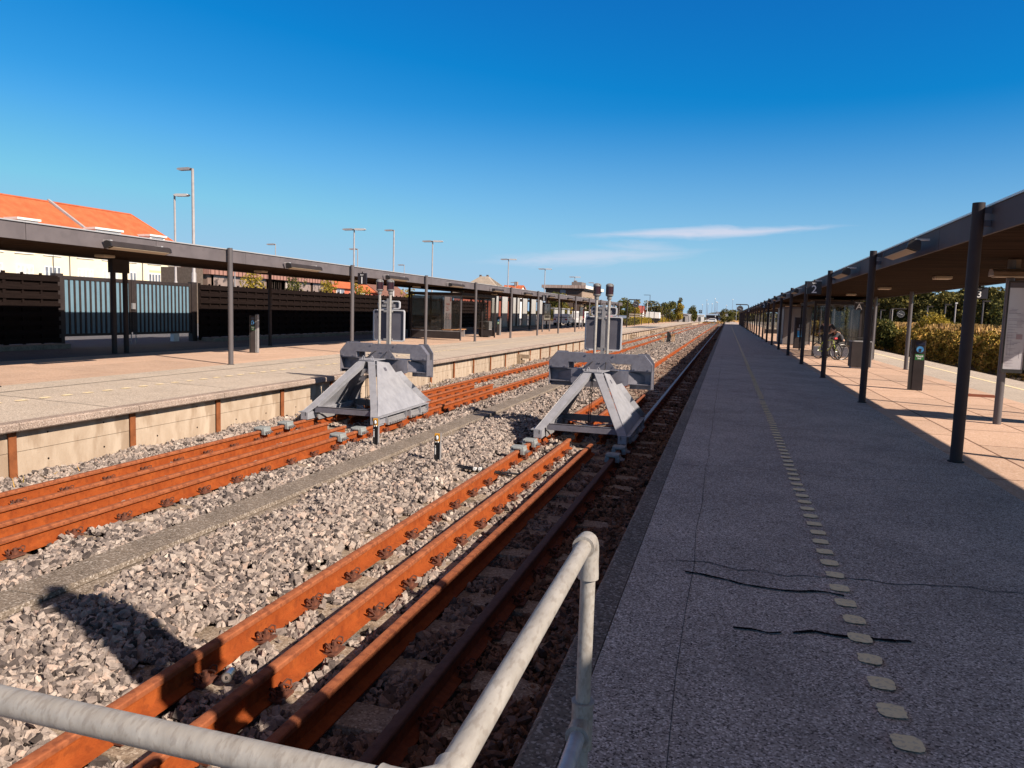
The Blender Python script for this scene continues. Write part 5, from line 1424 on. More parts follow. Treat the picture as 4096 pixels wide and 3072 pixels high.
def make_tree(name, label, loc, h, w, n, ls, material, kind='round', group=None, trunk=.3):
    t=thing(name,label,"tree" if 'tree' in name else "shrub",loc,0,group)
    rr=random.Random(int(abs(loc[0]*13+loc[1]*7))+n)
    bl=[]
    base=h*trunk
    if kind=='round':
        for k in range(18):
            a=rr.uniform(0,2*pi); rad=rr.uniform(.1,.75)*w/2; z=base+(h-base)*rr.uniform(.12,.88); f=1-abs((z-base)/(h-base)-.45)*1.1
            s=rr.uniform(.16,.30)*w
            bl.append((rad*f*cos(a)*1.1,rad*f*sin(a)*1.1,z,s,s,s*.8))
    elif kind=='tall':
        for k in range(16):
            z=base+(h-base)*(k+.5)/16; s=w*.28*(1.1-.55*abs((k+.5)/16-.35)); a=rr.uniform(0,2*pi); bl.append((w*.16*cos(a),w*.16*sin(a),z,s,s,s*1.1))
    C_=crown_pts(bl,n); C_[:,2]=np.minimum(C_[:,2],h*1.02)
    o=bpy.data.objects.new("crown",leaves("crown",C_,rng.uniform(.6,1.3,n)*ls,material)); COL.objects.link(o); o.parent=t
    m1=MB(); m1.tube([(0,0,-.3),(0.03*h*.2,0,h*.35),(0,0.02*h,h*.8)],[w*.03+.04,w*.022+.03,.02],7)
    for k in range(5):
        a=k*1.3; z=base+(h-base)*.1*k; m1.tube([(0,0,z*.8),(w*.25*cos(a),w*.25*sin(a),z+h*.2)],[w*.014+.015,.012],5)
    m1.build("trunk",BARK,t)
    return t
# the wood behind the right platform: each tree its own
rr=random.Random(21)
protos=[make_tree("woodland_tree","x",(0,-50-k*9,-.2),7.2,6.5,5200,.34,LEAF_D,'round',"trees of the dark wood behind the reeds",.12) for k in range(3)]
spots=[]
for k in range(34):
    x=17+k*1.95+rr.uniform(-.6,.6); y=150-k*1.6+rr.uniform(-5,5); spots.append((x,y))
for k in range(30):
    x=22+k*2.2+rr.uniform(-.8,.8); y=165-k*1.6+rr.uniform(-5,5); spots.append((x,y))
def htop(x): return 1.0
for i,(x,y) in enumerate(spots):
    d=hypot(x,y); zt=2.185+d*(.031 if x/y<.2 else .038 if x/y<.28 else .041)*rr.uniform(.85,1.08)
    s=(zt+.2)/7.2; lab="dark olive tree in the dense wood behind the reeds on the right"
    if i<3: r=protos[i]; r.location=(x,y,-.2); r.scale=(s*1.1,s*1.1,s); r.rotation_euler=(0,0,rr.uniform(0,6)); r['label']=lab
    else: clone(protos[i%3],(x,y,-.2),rr.uniform(0,6),lab,(s*1.1,s*1.1,s))
# bright shrubs in front of the wood
for i,(x,y,h,w,m_) in enumerate(((14.3,60,3.1,3.2,LEAF_Y),(15.6,61,2.6,2.6,LEAF),(11.7,62,2.8,2.0,LEAF),(9.3,60,3.3,3.0,LEAF),(16.6,50,3.9,4.6,LEAF),(18.9,52,3.3,4.2,LEAF),(10.6,75,3.6,3.4,LEAF),(21,56,3.6,5,LEAF),(13.0,78,3.2,3,LEAF))):
    make_tree("wild_shrub",["yellow-green leafy shrub rising above the reeds behind the card reader","olive shrub right of the yellow-green one above the reeds","small olive shrub behind the rear posts, left of the reeds","loose olive shrub under the white letter A sign","big olive shrub beside the information board","large shrub partly behind the information board","farther olive shrub left of the rear post","rightmost large shrub behind the information board","distant olive shrub in front of the wood"][i],(x,y,-.2),h,w,3600,.13,m_,'round',None,.05)
# overgrown hedge along the old track, built of clumps; reeds beyond it
def hedge(name,label,x0,x1,y0,y1,h,n,ls,material,cat="hedge",droop=True,zb=-.16):
    t=thing(name,label,cat,((x0+x1)/2,y0,zb))
    y=rng.uniform(0,y1-y0,n); hw=(x1-x0)/2
    top=h*(.88+.10*np.sin(y*1.3)+.06*np.sin(y*3.7+1)+.05*rng.random(n))
    a=rng.uniform(0,pi,n); prof=rng.uniform(.72,1.04,n)
    x=np.cos(a)*hw*prof*(1+.15*np.sin(y*2.1)+.1*np.sin(y*5.3)); z=top*np.sin(a)**.55*prof
    C_=np.stack([x,y,np.maximum(z,.03)],-1)
    o=bpy.data.objects.new("foliage",leaves("foliage",C_,rng.uniform(.5,1.4,n)*ls,material,2.4)); COL.objects.link(o); o.parent=t
    m1=MB()
    q=0
    while q<y1-y0:
        m1.tube([(0,q,0),(random.uniform(-.3,.3),q+random.uniform(-.3,.3),h*.7)],[.03,.012],5); q+=.6
    m1.build("stems",BARK,t); return t
hedge("overgrown_hedge","overgrown olive and rust coloured hedge along the old track right of the platform",12.1,14.2,13,92,1.9,84000,.10,LEAF_H)
hedge("overgrown_hedge","darker overgrown hedge stretch farther along the old track",12.3,14.3,96,190,2.1,16000,.2,LEAF_H)
n=26000; x=rng.uniform(13.6,17.5,n); y=rng.uniform(38,98,n)
hgt=rng.uniform(1.65,2.3,n)*(1+.06*np.sin(y*.8)); lean=rng.normal(0,.14,(n,2)); w=rng.uniform(.012,.035,n); a=rng.uniform(0,pi,n)
b0=np.stack([x,y,np.full(n,-.16)],-1); mid=b0+np.stack([lean[:,0]*.4,lean[:,1]*.4,hgt*.55],-1); tp=b0+np.stack([lean[:,0]*1.5,lean[:,1]*1.5,hgt],-1)
wd=np.stack([np.cos(a)*w,np.sin(a)*w,np.zeros(n)],-1)
V=np.stack([b0-wd,b0+wd,mid+wd*1.2,mid-wd*1.2,mid-wd*1.2,mid+wd*1.2,tp+wd*1.5,tp-wd*1.5],1).reshape(-1,3)
F_=np.arange(n*8).reshape(-1,4)
o=bpy.data.objects.new("reeds",mesh_np("reeds",V,F_,np.repeat(rng.random(n),2),REED)); COL.objects.link(o); tag(o,kind='stuff')
# weeds: tufts on the old track bed and by the platform edge
n=9000; x=np.concatenate([rng.uniform(8.7,12.3,7000),rng.uniform(-8.6,-8.3,300),rng.uniform(-.78,-.62,250),rng.uniform(-9,0,1450)]); y=np.concatenate([rng.uniform(18,60,7000)**1.0,rng.uniform(6,40,300),rng.uniform(5,30,250),rng.uniform(70,250,1450)])
keep=(np.sin(x*2.1+y*.9)+np.sin(y*1.7-x))>.2; x=x[keep];y=y[keep];n=len(x)
z=np.where(x>8,-.16,-.2)
hg=rng.uniform(.04,.16,n); a=rng.uniform(0,pi,n); w=.012
b0=np.stack([x,y,z],-1); tp=b0+np.stack([rng.normal(0,.05,n),rng.normal(0,.05,n),hg],-1); wd=np.stack([np.cos(a)*w,np.sin(a)*w,np.zeros(n)],-1)
V=np.stack([b0-wd,b0+wd,tp+wd*.2,tp-wd*.2],1).reshape(-1,3)
o=bpy.data.objects.new("weeds",mesh_np("weeds",V,np.arange(n*4).reshape(-1,4),rng.random(n),LEAF_H)); COL.objects.link(o); tag(o,kind='stuff')
# left side shrubs behind the fence
for i,(y,zt) in enumerate(((37.8,3.9),(42.4,4.05),(46.4,3.95),(51.2,3.85),(60.0,3.75))):
    make_tree("street_shrub",f"small yellow-green shrub rising above the black fence, {ORD[i]} from the left",(-27,y,P),zt-P,1.9,2200,.10,LEAF_Y if i!=1 else LEAF,'tall',"shrubs behind the black fence",.1)
# distant trees on the left, near the tracks' end
for i,(x,y,h,w,kd,m_) in enumerate(((-21.8,165,5.2,3.4,'round',LEAF),(-20.2,168,5.0,3.2,'round',LEAF_Y),(-19.4,190,5.3,3.6,'round',LEAF_D),(-16.9,186,5.2,3.4,'round',LEAF_D),(-15.3,190,5.3,3.6,'round',LEAF),(-13.6,192,5.2,3.4,'round',LEAF),(-12.2,196,5.0,3,'round',LEAF_Y),(-14.1,232,7.0,2.6,'tall',LEAF_D),(-10.8,240,5.3,3.8,'round',LEAF),(-9.7,235,3.6,1.6,'tall',LEAF),(-16.5,118,3.9,1.8,'round',LEAF),(-1.2,260,5.2,4.2,'round',LEAF_D),(.8,250,4.6,3.0,'round',LEAF),(-23.5,105,4.4,4,'round',LEAF),(-25.2,112,4.6,4,'round',LEAF_Y),(-22.5,122,4.2,3.4,'round',LEAF))):
    make_tree("distant_tree",["leafy tree just behind the left clock","yellowing tree right of the left clock","dark tree behind the dark red roof","dark tree between the flagpole and the long hedge","olive tree over the left hedge's middle","round tree over the left hedge","yellowing tree at the left hedge's far end","tall narrow poplar-like tree near the tracks' end","rounded tree right of the tall narrow one","small upright shrub by the far buildings","small tree beyond the left canopy's end with orange tints","dark tree at the end of the right platform","olive tree at the right canopy's far end","tree in front of the brown office building, left","yellowing tree in front of the brown office building","tree beside the parked white van"][i],(x,y,P if x<-9 else -.2),h,w,2600,.22 if y>150 else .16,m_,kd,None,.1)
hedge("yellow_hedge","long clipped yellow-green hedge behind the left platform's lamp posts",-15.6,-14.75,122,222,1.15,20000,.12,LEAF_Y,zb=P)
hedge("dark_hedge","dark clipped hedge behind the left clock post",-14.9,-13.6,104,121,1.0,7000,.10,LEAF_D,zb=P)
# far treeline on the horizon (reads as one mass)
n=42000; x=rng.uniform(-160,230,n); y=620+rng.uniform(-30,30,n); hh=(4.6+1.4*np.sin(x*.05)+1.0*np.sin(x*.17+1)+.7*np.sin(x*.43)); hh=np.where((x>-14)&(x<30),hh+1.4,hh-.8)
z=rng.uniform(-.4,1,n)*np.maximum(hh,1)
o=bpy.data.objects.new("far_woods",leaves("far_woods",np.stack([x,y,z],-1),rng.uniform(.8,1.8,n),LEAF_D)); COL.objects.link(o); tag(o,kind='stuff')
n=2200; x=rng.uniform(-30,6,n); y=rng.uniform(285,330,n)
o=bpy.data.objects.new("dry_grass",leaves("dry_grass",np.stack([x,y,rng.uniform(-.3,.9,n)],-1),rng.uniform(.3,.7,n),REED)); COL.objects.link(o); tag(o,kind='stuff')

# ------------------------------------------------------------- buildings
ROOFO = mat("tile_orange",(.66,.20,.07),(.78,.27,.11),rough=.8,scale=.6,c3=(.58,.16,.05),s3=2.2,a3=.6)
def tile_mat(name,c1,c2,sc=(3.2,2.6)):
    M=mat(name,c1,c2,rough=.85,scale=.8,detail=8); t=M.node_tree; b=t.nodes["Principled BSDF"]
    tcn=t.nodes.new("ShaderNodeTexCoord"); w=t.nodes.new("ShaderNodeTexWave"); w.wave_type='BANDS'; w.bands_direction='Y'; w.inputs["Scale"].default_value=sc[0]
    w2=t.nodes.new("ShaderNodeTexWave"); w2.bands_direction='Z'; w2.inputs["Scale"].default_value=sc[1]
    t.links.new(tcn.outputs["Object"],w.inputs[0]); t.links.new(tcn.outputs["Object"],w2.inputs[0])
    ad=t.nodes.new("ShaderNodeMath"); t.links.new(w.outputs["Fac"],ad.inputs[0]); t.links.new(w2.outputs["Fac"],ad.inputs[1])
    bp=t.nodes.new("ShaderNodeBump"); bp.inputs["Strength"].default_value=.8; bp.inputs["Distance"].default_value=.06; t.links.new(ad.outputs[0],bp.inputs["Height"]); t.links.new(bp.outputs[0],b.inputs["Normal"])
    return M
TILE=tile_mat("roof_tiles",(.56,.125,.04),(.68,.18,.065)); TILE_B=tile_mat("roof_tiles_brown",(.22,.10,.07),(.28,.13,.09))
TILE_G=mat("roof_slate",(.30,.25,.20),(.40,.33,.26),rough=.9,scale=3,c3=(.24,.2,.16),s3=9,a3=.6)
CREAMW=mat("cream_render",(.70,.60,.43),(.76,.67,.50),rough=.9,scale=.4); WPANE=mat("window_dark",(.10,.11,.13),(.2,.22,.26),rough=.15,scale=1)
WPALE=mat("window_curtain",(.42,.43,.42),(.6,.6,.58),rough=.3,scale=2)
a5=radians(-5)
ap=thing("apartment_building","long cream apartment building with steep orange tiled roof behind the left fence","building",(-80,68,0),a5)
L0,L1,DEP=-60,25.2,12
m1=MB(); m1.box(-DEP,0,L0,L1,.3,9.4); m1.build("wall",CREAMW,ap)
m1=MB(); ez=9.3; rz=14.45
m1.slab([(.5,L0,ez),(.5,L1+.4,ez),(-DEP/2,L1-4.6,rz),(-DEP/2,L0,rz)],.15); m1.slab([(-DEP-.5,L1+.4,ez),(-DEP-.5,L0,ez),(-DEP/2,L0,rz),(-DEP/2,L1-4.6,rz)],.15); m1.slab([(.5,L1+.4,ez),(-DEP-.5,L1+.4,ez),(-DEP/2,L1-4.6,rz)],.15)
rf=m1.build("roof",TILE,ap)
m1=MB(); m1.tube([(-DEP/2,L0,rz+.02),(-DEP/2,L1-4.6,rz+.02)],.13,8); m1.tube([(-DEP/2,L1-4.6,rz+.02),(.45,L1+.35,ez+.05)],.11,8); m1.build("ridge_tiles",TILE,rf)
m1=MB(); m1.slab([(.3,7.9+2.4,9.75),(.3,8.2+2.4,9.75),(-DEP/2+.05,8.2-.1,rz+.35),(-DEP/2+.05,7.9-.1,rz+.35)],.25); m1.build("fire_wall_cap",mat("zinc",(.30,.30,.31),(.36,.36,.37),rough=.5,scale=2),rf)
m1=MB(); m1.box(.0,.25,L0,L1,9.15,9.32); m1.build("gutter",WHITE,ap)
for (a,b) in ((-.5,2.0),(9.7,13.6),(18.3,20.9),(-7,-4)):
    m1=MB(); m1.box(-2.2,.1,a,b,9.6,11.1); m1.box(-2.4,.35,a-.2,b+.2,11.1,11.35); d=m1.build("dormer",WHITE,rf)
    m1=MB(); m1.box(.1,.14,a+.3,b-.3,9.9,10.9); m1.build("dormer_window",WPANE,d)
for y in (3.75,5.95,16.95,L1-.1,-6):
    m1=MB(); m1.tube([(.12,y,.5),(.12,y,9.2)],.055,6); m1.build("downpipe",mat("pipe_dark",(.09,.085,.085),rough=.5) if y==3.75 else bpy.data.materials["pipe_dark"],ap)
wins=[(-.85,1.25,4,1),(2.65,4.75,4,0),(7.1,9.25,4,1),(10.7,12.9,4,1),(14.85,15.9,2,0),(18.0,20.1,4,0),(21.6,23.75,4,0),(-4.5,-2.4,4,1),(-8.5,-6.4,4,0)]
for (a,b,nn,pale) in wins:
    for z0 in (4.55,7.3):
        m1=MB(); m1.box(-.02,.06,a,b,z0,z0+1.36); w=m1.build("window",WHITE,ap)
        m1=MB()
        pw=(b-a)/nn
        for k in range(nn): m1.box(.062,.075,a+k*pw+.09,a+(k+1)*pw-.07,z0+.1,z0+1.26)
        m1.build("pane",WPALE if pale else WPANE,w)
        m1=MB(); m1.box(0,.16,a-.15,b+.15,z0-.13,z0-.03); m1.build("sill",WHITE,w)
m1=MB(); m1.box(0,.03,18.2,23.5,6.1,6.36); m1.build("painted_band",mat("band_yellow",(.80,.60,.28),rough=.8),ap)
# long low brown building
bb=thing("brown_flat_building","long low flat-roofed building with brown metal fascia and dusty windows behind the fence","building",(-38,47.6,P))
m1=MB(); m1.box(-3.2,0,0,18,0,3.7); m1.build("wall",mat("brown_wall",(.17,.115,.09),(.22,.15,.12),rough=.8,scale=1.5),bb)
m1=MB(); m1.box(-3.3,.35,-.2,18.2,3.72,4.22)
m1.build("flat_roof",mat("fascia_brown",(.30,.155,.12),(.36,.19,.15),rough=.6,scale=8,stretch=(1,6,.3)),bb)
m1=MB(); 
for k in range(7): m1.box(0,.05,.5+k*2.35,2.5+k*2.35,.9,3.66)
m1.build("window",mat("dusty_glass",(.24,.18,.155),(.30,.23,.20),rough=.3,scale=1,c3=(.06,.045,.04),s3=1.6,a3=.9),bb)
m1=MB(); 
for k in range(38): m1.box(.352,.375,k*.475-.1,k*.475-.06,3.725,4.2)
for k in range(8): m1.box(.05,.14,.4+k*2.35,.5+k*2.35,0,3.7)
for k in range(9): m1.box(.06,.12,7.6+k*.32,7.8+k*.32,.9,3.66); m1.build("ribs",mat("ribs_light",(.38,.33,.30),rough=.6),bb)
m1=MB(); m1.box(-3.2,-.2,-1.2,-.25,0,4.15); m1.build("end_block",mat("dark_brick",(.09,.065,.05),(.13,.10,.08),rough=.9,scale=6),bb)
m1=MB(); m1.box(-2.5,-1.2,16.3,17.6,4.2,5.0); m1.build("chimney",mat("chimney_brick",(.28,.10,.07),rough=.9),bb)
t=thing("utility_mast","thin pale pole rising beside the brown building","pole",(-37,49.5,P)); m1=MB(); m1.tube([(0,0,0),(0,0,5.2)],[.06,.04],8); m1.build("mast",GALV2,t)
def gable_house(nm,label,loc,rz,w,d,he,hr,wallm,roofm,wins=(),chim=False):
    t=thing(nm,label,"house",loc,rz)
    m1=MB(); m1.prism([(-w/2,0),(w/2,0),(w/2,he),(0,hr-.1),(-w/2,he)][::-1],'y',0,d); m1.build("wall",wallm,t)
    m1=MB(); 
    m1.slab([(w/2+.35,-.3,he-.15),(w/2+.35,d+.3,he-.15),(0,d+.3,hr+.02),(0,-.3,hr+.02)],.14); m1.slab([(-w/2-.35,d+.3,he-.15),(-w/2-.35,-.3,he-.15),(0,-.3,hr+.02),(0,d+.3,hr+.02)],.14)
    r=m1.build("roof",roofm,t)
    if chim: m1=MB(); m1.box(-.35,.35,d*.3,d*.3+.7,hr-.6,hr+.8); m1.build("chimney",mat("chim",(.3,.22,.18),rough=.9),r)
    for (x0,x1,y0,y1,z0,z1) in wins:
        m1=MB(); m1.box(x0,x1,y0,y1,z0,z1); ww=m1.build("window",WHITE,t)
        m1=MB()
        if abs(x1-x0)<.3: 
            for q in (0,1): m1.box(x1+.002,x1+.02,y0+.1+q*(y1-y0)/2,y0+(y1-y0)/2-.06+q*(y1-y0)/2,z0+.1,z1-.12)
        else:
            for q in (0,1): m1.box(x0+.1+q*(x1-x0)/2,x0+(x1-x0)/2-.06+q*(x1-x0)/2,y0-.02,y0-.002,z0+.1,z1-.12)
        m1.build("pane",WPANE,ww)
    return t
BRK=mat("red_brick",(.42,.10,.06),(.5,.15,.09),rough=.9,scale=4)
gable_house("brick_house","red brick house with orange tiled roof and white window seen over the fence","",0,1,1,1,1,BRK,TILE) if False else None
gable_house("brick_house","red brick house with orange roof and white window seen between shrubs",(-47.5,76.5,P),0,7,5.6,3.9,6.4,BRK,TILE,[(3.5,3.58,.8,2.6,1.9,3.7),(3.5,3.58,4.1,4.8,1.9,3.7)])
gable_house("brick_house","orange-roofed house right of the Spor 1 sign over the fence",(-47.8,83.5,P),0,6.4,4.2,3.7,6.0,BRK,TILE,[(3.2,3.28,.7,1.9,1.9,3.3)])
gable_house("brown_roof_house","house with brown tiled roof and pale verge board over the fence",(-48,90,P),0,8,9,2.9,5.6,BRK,TILE_B,[])
gable_house("white_gable_house","white house far away with orange roof over the left canopy",(-46,166,P),radians(80),5.5,4.5,5.6,7.6,WHITE,TILE,[(-.8,.8,-.04,.02,5.2,6.2)],True)
gable_house("red_roof_house","low house with dark red roof behind the left hedge",(-19.4,178,P),radians(90),5,2.6,2.2,3.8,WHITE,mat("roof_dark_red",(.30,.07,.055),(.36,.09,.07),rough=.8,scale=2),[])
t=thing("slate_roof_house","big house with steep grey-brown hipped roof rising above the left canopy","house",(-38.5,112,P))
m1=MB(); m1.box(-4,4,0,7,0,4.4); m1.build("wall",BRK,t)
m1=MB(); m1.slab([(4.3,-.3,4.3),(4.3,7.3,4.3),(.6,4.2,7.1),(-.4,3,7.1)],.1) ; m1.slab([(-4.3,-.3,4.3),(4.3,-.3,4.3),(.6,3,7.1),(-.6,3,7.1)],.1); m1.slab([(4.3,-.3,4.3),(4.3,7.3,4.3),(.6,4,7.1),(.6,3,7.1)],.1); m1.slab([(-4.3,7.3,4.3),(-4.3,-.3,4.3),(-.6,3,7.1),(-.6,4,7.1)],.1); r=m1.build("roof",TILE_G,t)
for x in (-.7,.5):
    m1=MB(); m1.box(x-.15,x+.15,3.2,3.6,7.0,7.35); m1.build("chimney",mat("chim_dark",(.12,.09,.08),rough=.9) if x<0 else bpy.data.materials["chim_dark"],r)
# brown office block
of=thing("office_block","brown flat-roofed office block with stained concrete roof band above the left canopy","office building",(-31,127,P))
m1=MB(); m1.box(0,6.4,0,18,0,5.6); m1.build("wall",mat("office_brick",(.085,.055,.042),(.12,.08,.06),rough=.9,scale=8),of)
m1=MB(); m1.box(-.6,7.2,-.6,18.6,5.85,6.38); m1.build("roof_band",mat("stained_band",(.33,.24,.20),(.45,.36,.31),rough=.9,scale=1.2,stretch=(3,3,.3),c3=(.2,.13,.1),s3=2.5,a3=.8),of)
m1=MB(); m1.box(-.3,6.9,-.3,18.3,5.6,5.85); m1.build("roof_soffit",BLACKM,of)
m1=MB(); m1.box(7.2,7.26,-.55,18.55,5.86,6.37); m1.build("roof_band_side",mat("band_pale",(.72,.66,.58),rough=.8),of)
m1=MB(); m1.box(4.2,6.0,2,6,6.38,7.05); m1.box(4.5,5.0,2.2,3,7.05,7.3); m1.build("roof_plant",mat("plant_grey",(.17,.15,.14),rough=.8),of)
m1=MB(); 
for k in range(5): m1.box(2.65+k*.22,2.72+k*.22,-.08,0,3.0,5.6)
m1.build("fins",GALV2,of)
m1=MB(); m1.box(2.65,3.6,-.04,-.02,2.9,5.55); m1.build("window",WPANE,of)
for z in (.6,3.2):
    m1=MB(); m1.box(6.4,6.44,.3,17.7,z+.9,z+2.2); m1.build("window",mat("office_glass",(.14,.10,.085),(.2,.15,.12),rough=.2,scale=1) if z<1 else bpy.data.materials["office_glass"],of)
    m1=MB()
    for k in range(36): m1.box(6.44,6.56,.3+k*.48,.42+k*.48,z+(.0 if k%2 else .8),z+2.3)
    m1.build("facade_fins",mat("fins_sand",(.50,.38,.29),rough=.8) if z<1 else bpy.data.materials["fins_sand"],of)
def shed(nm,label,cat,loc,w,d,h,wm,rm,bands=0,mono=0):
    t=thing(nm,label,cat,loc); m1=MB(); m1.prism([(0,0),(w,0),(w,h-mono),(0,h)][::-1],'y',0,d); m1.build("wall",wm,t)
    m1=MB(); m1.slab([(-.2,-.2,h+.02),(w+.2,-.2,h-mono+.02),(w+.2,d+.2,h-mono+.12),(-.2,d+.2,h+.12)],.12); m1.build("roof",rm,t)
    if bands:
        for k in range(bands):
            m1=MB(); m1.box(w+.002,w+.04,k*d/bands+.1*d/bands,k*d/bands+.55*d/bands,.1,h-mono-.4); m1.build("door",BLACKM,t)
            m1=MB(); m1.box(k*w/bands+.2,(k+.5)*w/bands,-.04,-.002,.1,h-mono-.6); m1.build("door",BLACKM,t)
    return t
GREYW=mat("hut_grey",(.30,.28,.27),(.36,.34,.33),rough=.8,scale=2)
shed("grey_hut","grey flat-roofed hut with dark openings at the end of the yellow hedge","hut",(-13.4,205,P),3.2,16,2.5,GREYW,CAPM,2,.4)
shed("long_low_building","long grey low building behind the shrubs near the tracks' end","building",(-14.5,262,P),5.2,12,2.1,mat("wall_mauve",(.30,.24,.23),rough=.8),ANTH)
shed("white_hut","white hut with dark doorway near the tracks' end","hut",(-9.2,245,P),2.0,3,2.1,WHITE,WHITE,1)
st=shed("blue_station_shed","blue-roofed open train shed at the tracks' end","train shed",(-8.2,305,P),5.6,12,2.7,mat("shade_wall",(.07,.05,.05),rough=.9),mat("blue_roof",(.22,.32,.45),rough=.5))
m1=MB(); m1.box(-.2,5.9,-.6,-.25,2.3,2.9,0); m1.box(4.9,5.7,-.5,-.3,0,2.3,1); m1.build("blue_gable",[mat("blue_fascia",(.35,.45,.58),rough=.5),mat("blue_paint",(.05,.10,.25),rough=.4)],st)
t=thing("striped_shed","long white shed with ribbed pitched roof at the tracks' end","shed",(-5.0,322,P))
m1=MB(); m1.box(0,5.4,0,10,0,2.2); m1.build("wall",WHITE,t)
m1=MB()
for k in range(14): m1.prism([(k*.4,2.2),(k*.4+.36,2.2),(k*.4+.55,3.9),(k*.4+.22,3.8)][::-1],'y',0,9)
m1.build("ribbed_roof",GALV,t)
# ------------------------------------------------------------- lamps, masts, flagpole
LG=mat("lamp_post_grey",(.30,.27,.27),(.38,.35,.34),rough=.5,scale=3)
def street_lamp(x,y,ztop,kind,label,r=.07,base=P,group="street lamps on the left"):
    t=thing("street_lamp",label,"street lamp",(x,y,base),0,group)
    h=ztop-base
    m1=MB(); m1.tube([(0,0,0),(0,0,h*.35),(0,0,h*.36),(0,0,h)],[r*1.25,r*1.2,r*.85,r*.7],10); m1.build("lamp_pole",LG,t,smooth=True)
    heads={'L':[-1],'R':[1],'D':[-1,1]}[kind]
    for s in heads:
        m1=MB(); m1.prism([(s*px_,h+pz_) for px_,pz_ in ((0,.02),(.2,.07),(.95,.05),(1.05,-.02),(.9,-.09),(.15,-.08))][::s],'y',-.14,.14); m1.tube([(0,0,h-.04),(s*.12,0,h)],.05,8); m1.build("lamp_head",LHEAD if s>0 else LG,t)
    return t
LHEAD=mat("lamp_head_pale",(.62,.58,.55),rough=.4)
for (x,y,z,kd,lab,r) in ((-30.9,37.5,10,'L',"tallest street lamp with a single dark head pointing left behind the gate",.11),(-32.3,37.6,8.5,'R',"street lamp with a single pale head pointing right behind the gate",.08),(-30,55.6,8.5,'D',"double-headed street lamp above the second canopy post",.08),(-33.1,69.7,10,'L',"single-headed street lamp above the left buffer stop",.1),(-27.1,65.5,8.5,'D',"double-headed street lamp right of the left buffer stop",.08),(-46.7,69.3,8.5,'L',"small faint single street lamp between the tall lamps and the double one",.06),(-39.8,74.6,8.5,'L',"small single street lamp just right of the first double-headed one",.07),(-46.6,101.8,8.5,'L',"small faint single lamp right of the buffer stop lamp",.06),(-26.3,88,8.5,'D',"double-headed street lamp above the glass shelter's far end",.08),(-26.3,107,8.5,'D',"double-headed street lamp in front of the office block's left end",.08),(-26.4,129.7,8.5,'D',"double-headed street lamp in front of the office block",.08),(-42.2,146.5,8,'L',"small single lamp far behind the left canopy",.08),(-24.9,140.6,8,'L',"pale single lamp behind the office block's right end",.08)):
    street_lamp(x,y,z,kd,lab,r)
t=thing("street_lamp","thin dark lamp with a long flat arm pointing left beyond the left clock","street lamp",(-15.1,150,P)); m1=MB(); m1.tube([(0,0,0),(0,0,5.6)],.045,8); m1.build("lamp_pole",ANTH,t); m1=MB(); m1.box(-1.25,.05,-.06,.06,5.56,5.64); m1.build("lamp_head",ANTH,t)
t=thing("flagpole","white flagpole with a furled white pennant beyond the left hedge","flagpole",(-17.6,170,P)); m1=MB(); m1.tube([(0,0,0),(0,0,5)],[.09,.05],8); m1.build("pole",WHITE,t); m1=MB(); m1.slab([(0,0,4.2),(0,0,2.6),(-.3,.05,2.9),(-.15,.02,3.8)],.02); m1.build("pennant",WHITE,t)
q=None
for k,(x,y) in enumerate(((-12.8,106.8),(-13.35,120.9),(-13.5,134),(-13.6,144.5),(-13.65,154.5),(-13.75,165.5),(-13.85,176.5),(-13.9,188.5),(-14.0,201),(-14.05,214),(-14.1,227),(-14.2,241))):
    lab=f"slim dark platform lamp with a small hooked head, {ORD[k]} beyond the left clock"
    if q is None:
        q=thing("platform_lamp",lab,"platform lamp",(x,y,P),0,"slim lamps along the left platform's far end")
        m1=MB(); m1.tube([(0,0,0),(0,0,2.9),(.04,0,3.05)],.055,8); m1.build("lamp_pole",ANTH,q); m1=MB(); m1.box(-.05,.38,-.07,.07,3.03,3.12); m1.build("lamp_head",ANTH,q)
    else: clone(q,(x,y,P),label=lab)
q=None
for k,(x,z) in enumerate(((-8.7,9.1),(-5.4,9.7),(-4.4,8.3),(1.7,9.6),(-10.5,7.2),(-.7,7.2),(3.5,7.7),(-6.6,7.7),(-5.0,8.6),(-8.4,7.6))):
    lab=["tall thin mast left of the far train shed","tallest thin mast above the tracks' vanishing point","thin mast just right of the tallest one","tall thin mast near the far end of the right platform","short thin mast left of the train shed","short mast between the train shed and the right platform","short mast just left of the right clock","short mast behind the parked white car","mast close beside the tallest one","short mast close to the leftmost tall one"][k]
    t=thing("tall_mast",lab,"mast",(x,320+k,P),0,"thin masts at the tracks' end")
    m1=MB(); m1.tube([(0,0,0),(0,0,z-P)],[.11,.05],6); m1.build("mast",mat("mast_blue_grey",(.2,.21,.25),rough=.5) if k==0 else bpy.data.materials["mast_blue_grey"],t); m1=MB(); m1.sphere((0,0,z-P),.2,8,6); m1.build("mast_lamp",WHITE,t)
t=thing("rail_signal","small dark rail signal cluster on a post between the platforms' far ends","signal",(-7.1,205,-.2)); m1=MB(); m1.tube([(0,0,0),(0,0,4.4)],.05,8); m1.build("post",GALV2,t)
for q_ in ((-.25,3.9),(.25,3.9),(-.25,3.45),(.25,3.45)):
    m1=MB(); m1.box(q_[0]-.17,q_[0]+.17,-.08,.08,q_[1]-.18,q_[1]+.18); m1.build("signal_head",BLACKM,t)
q=None
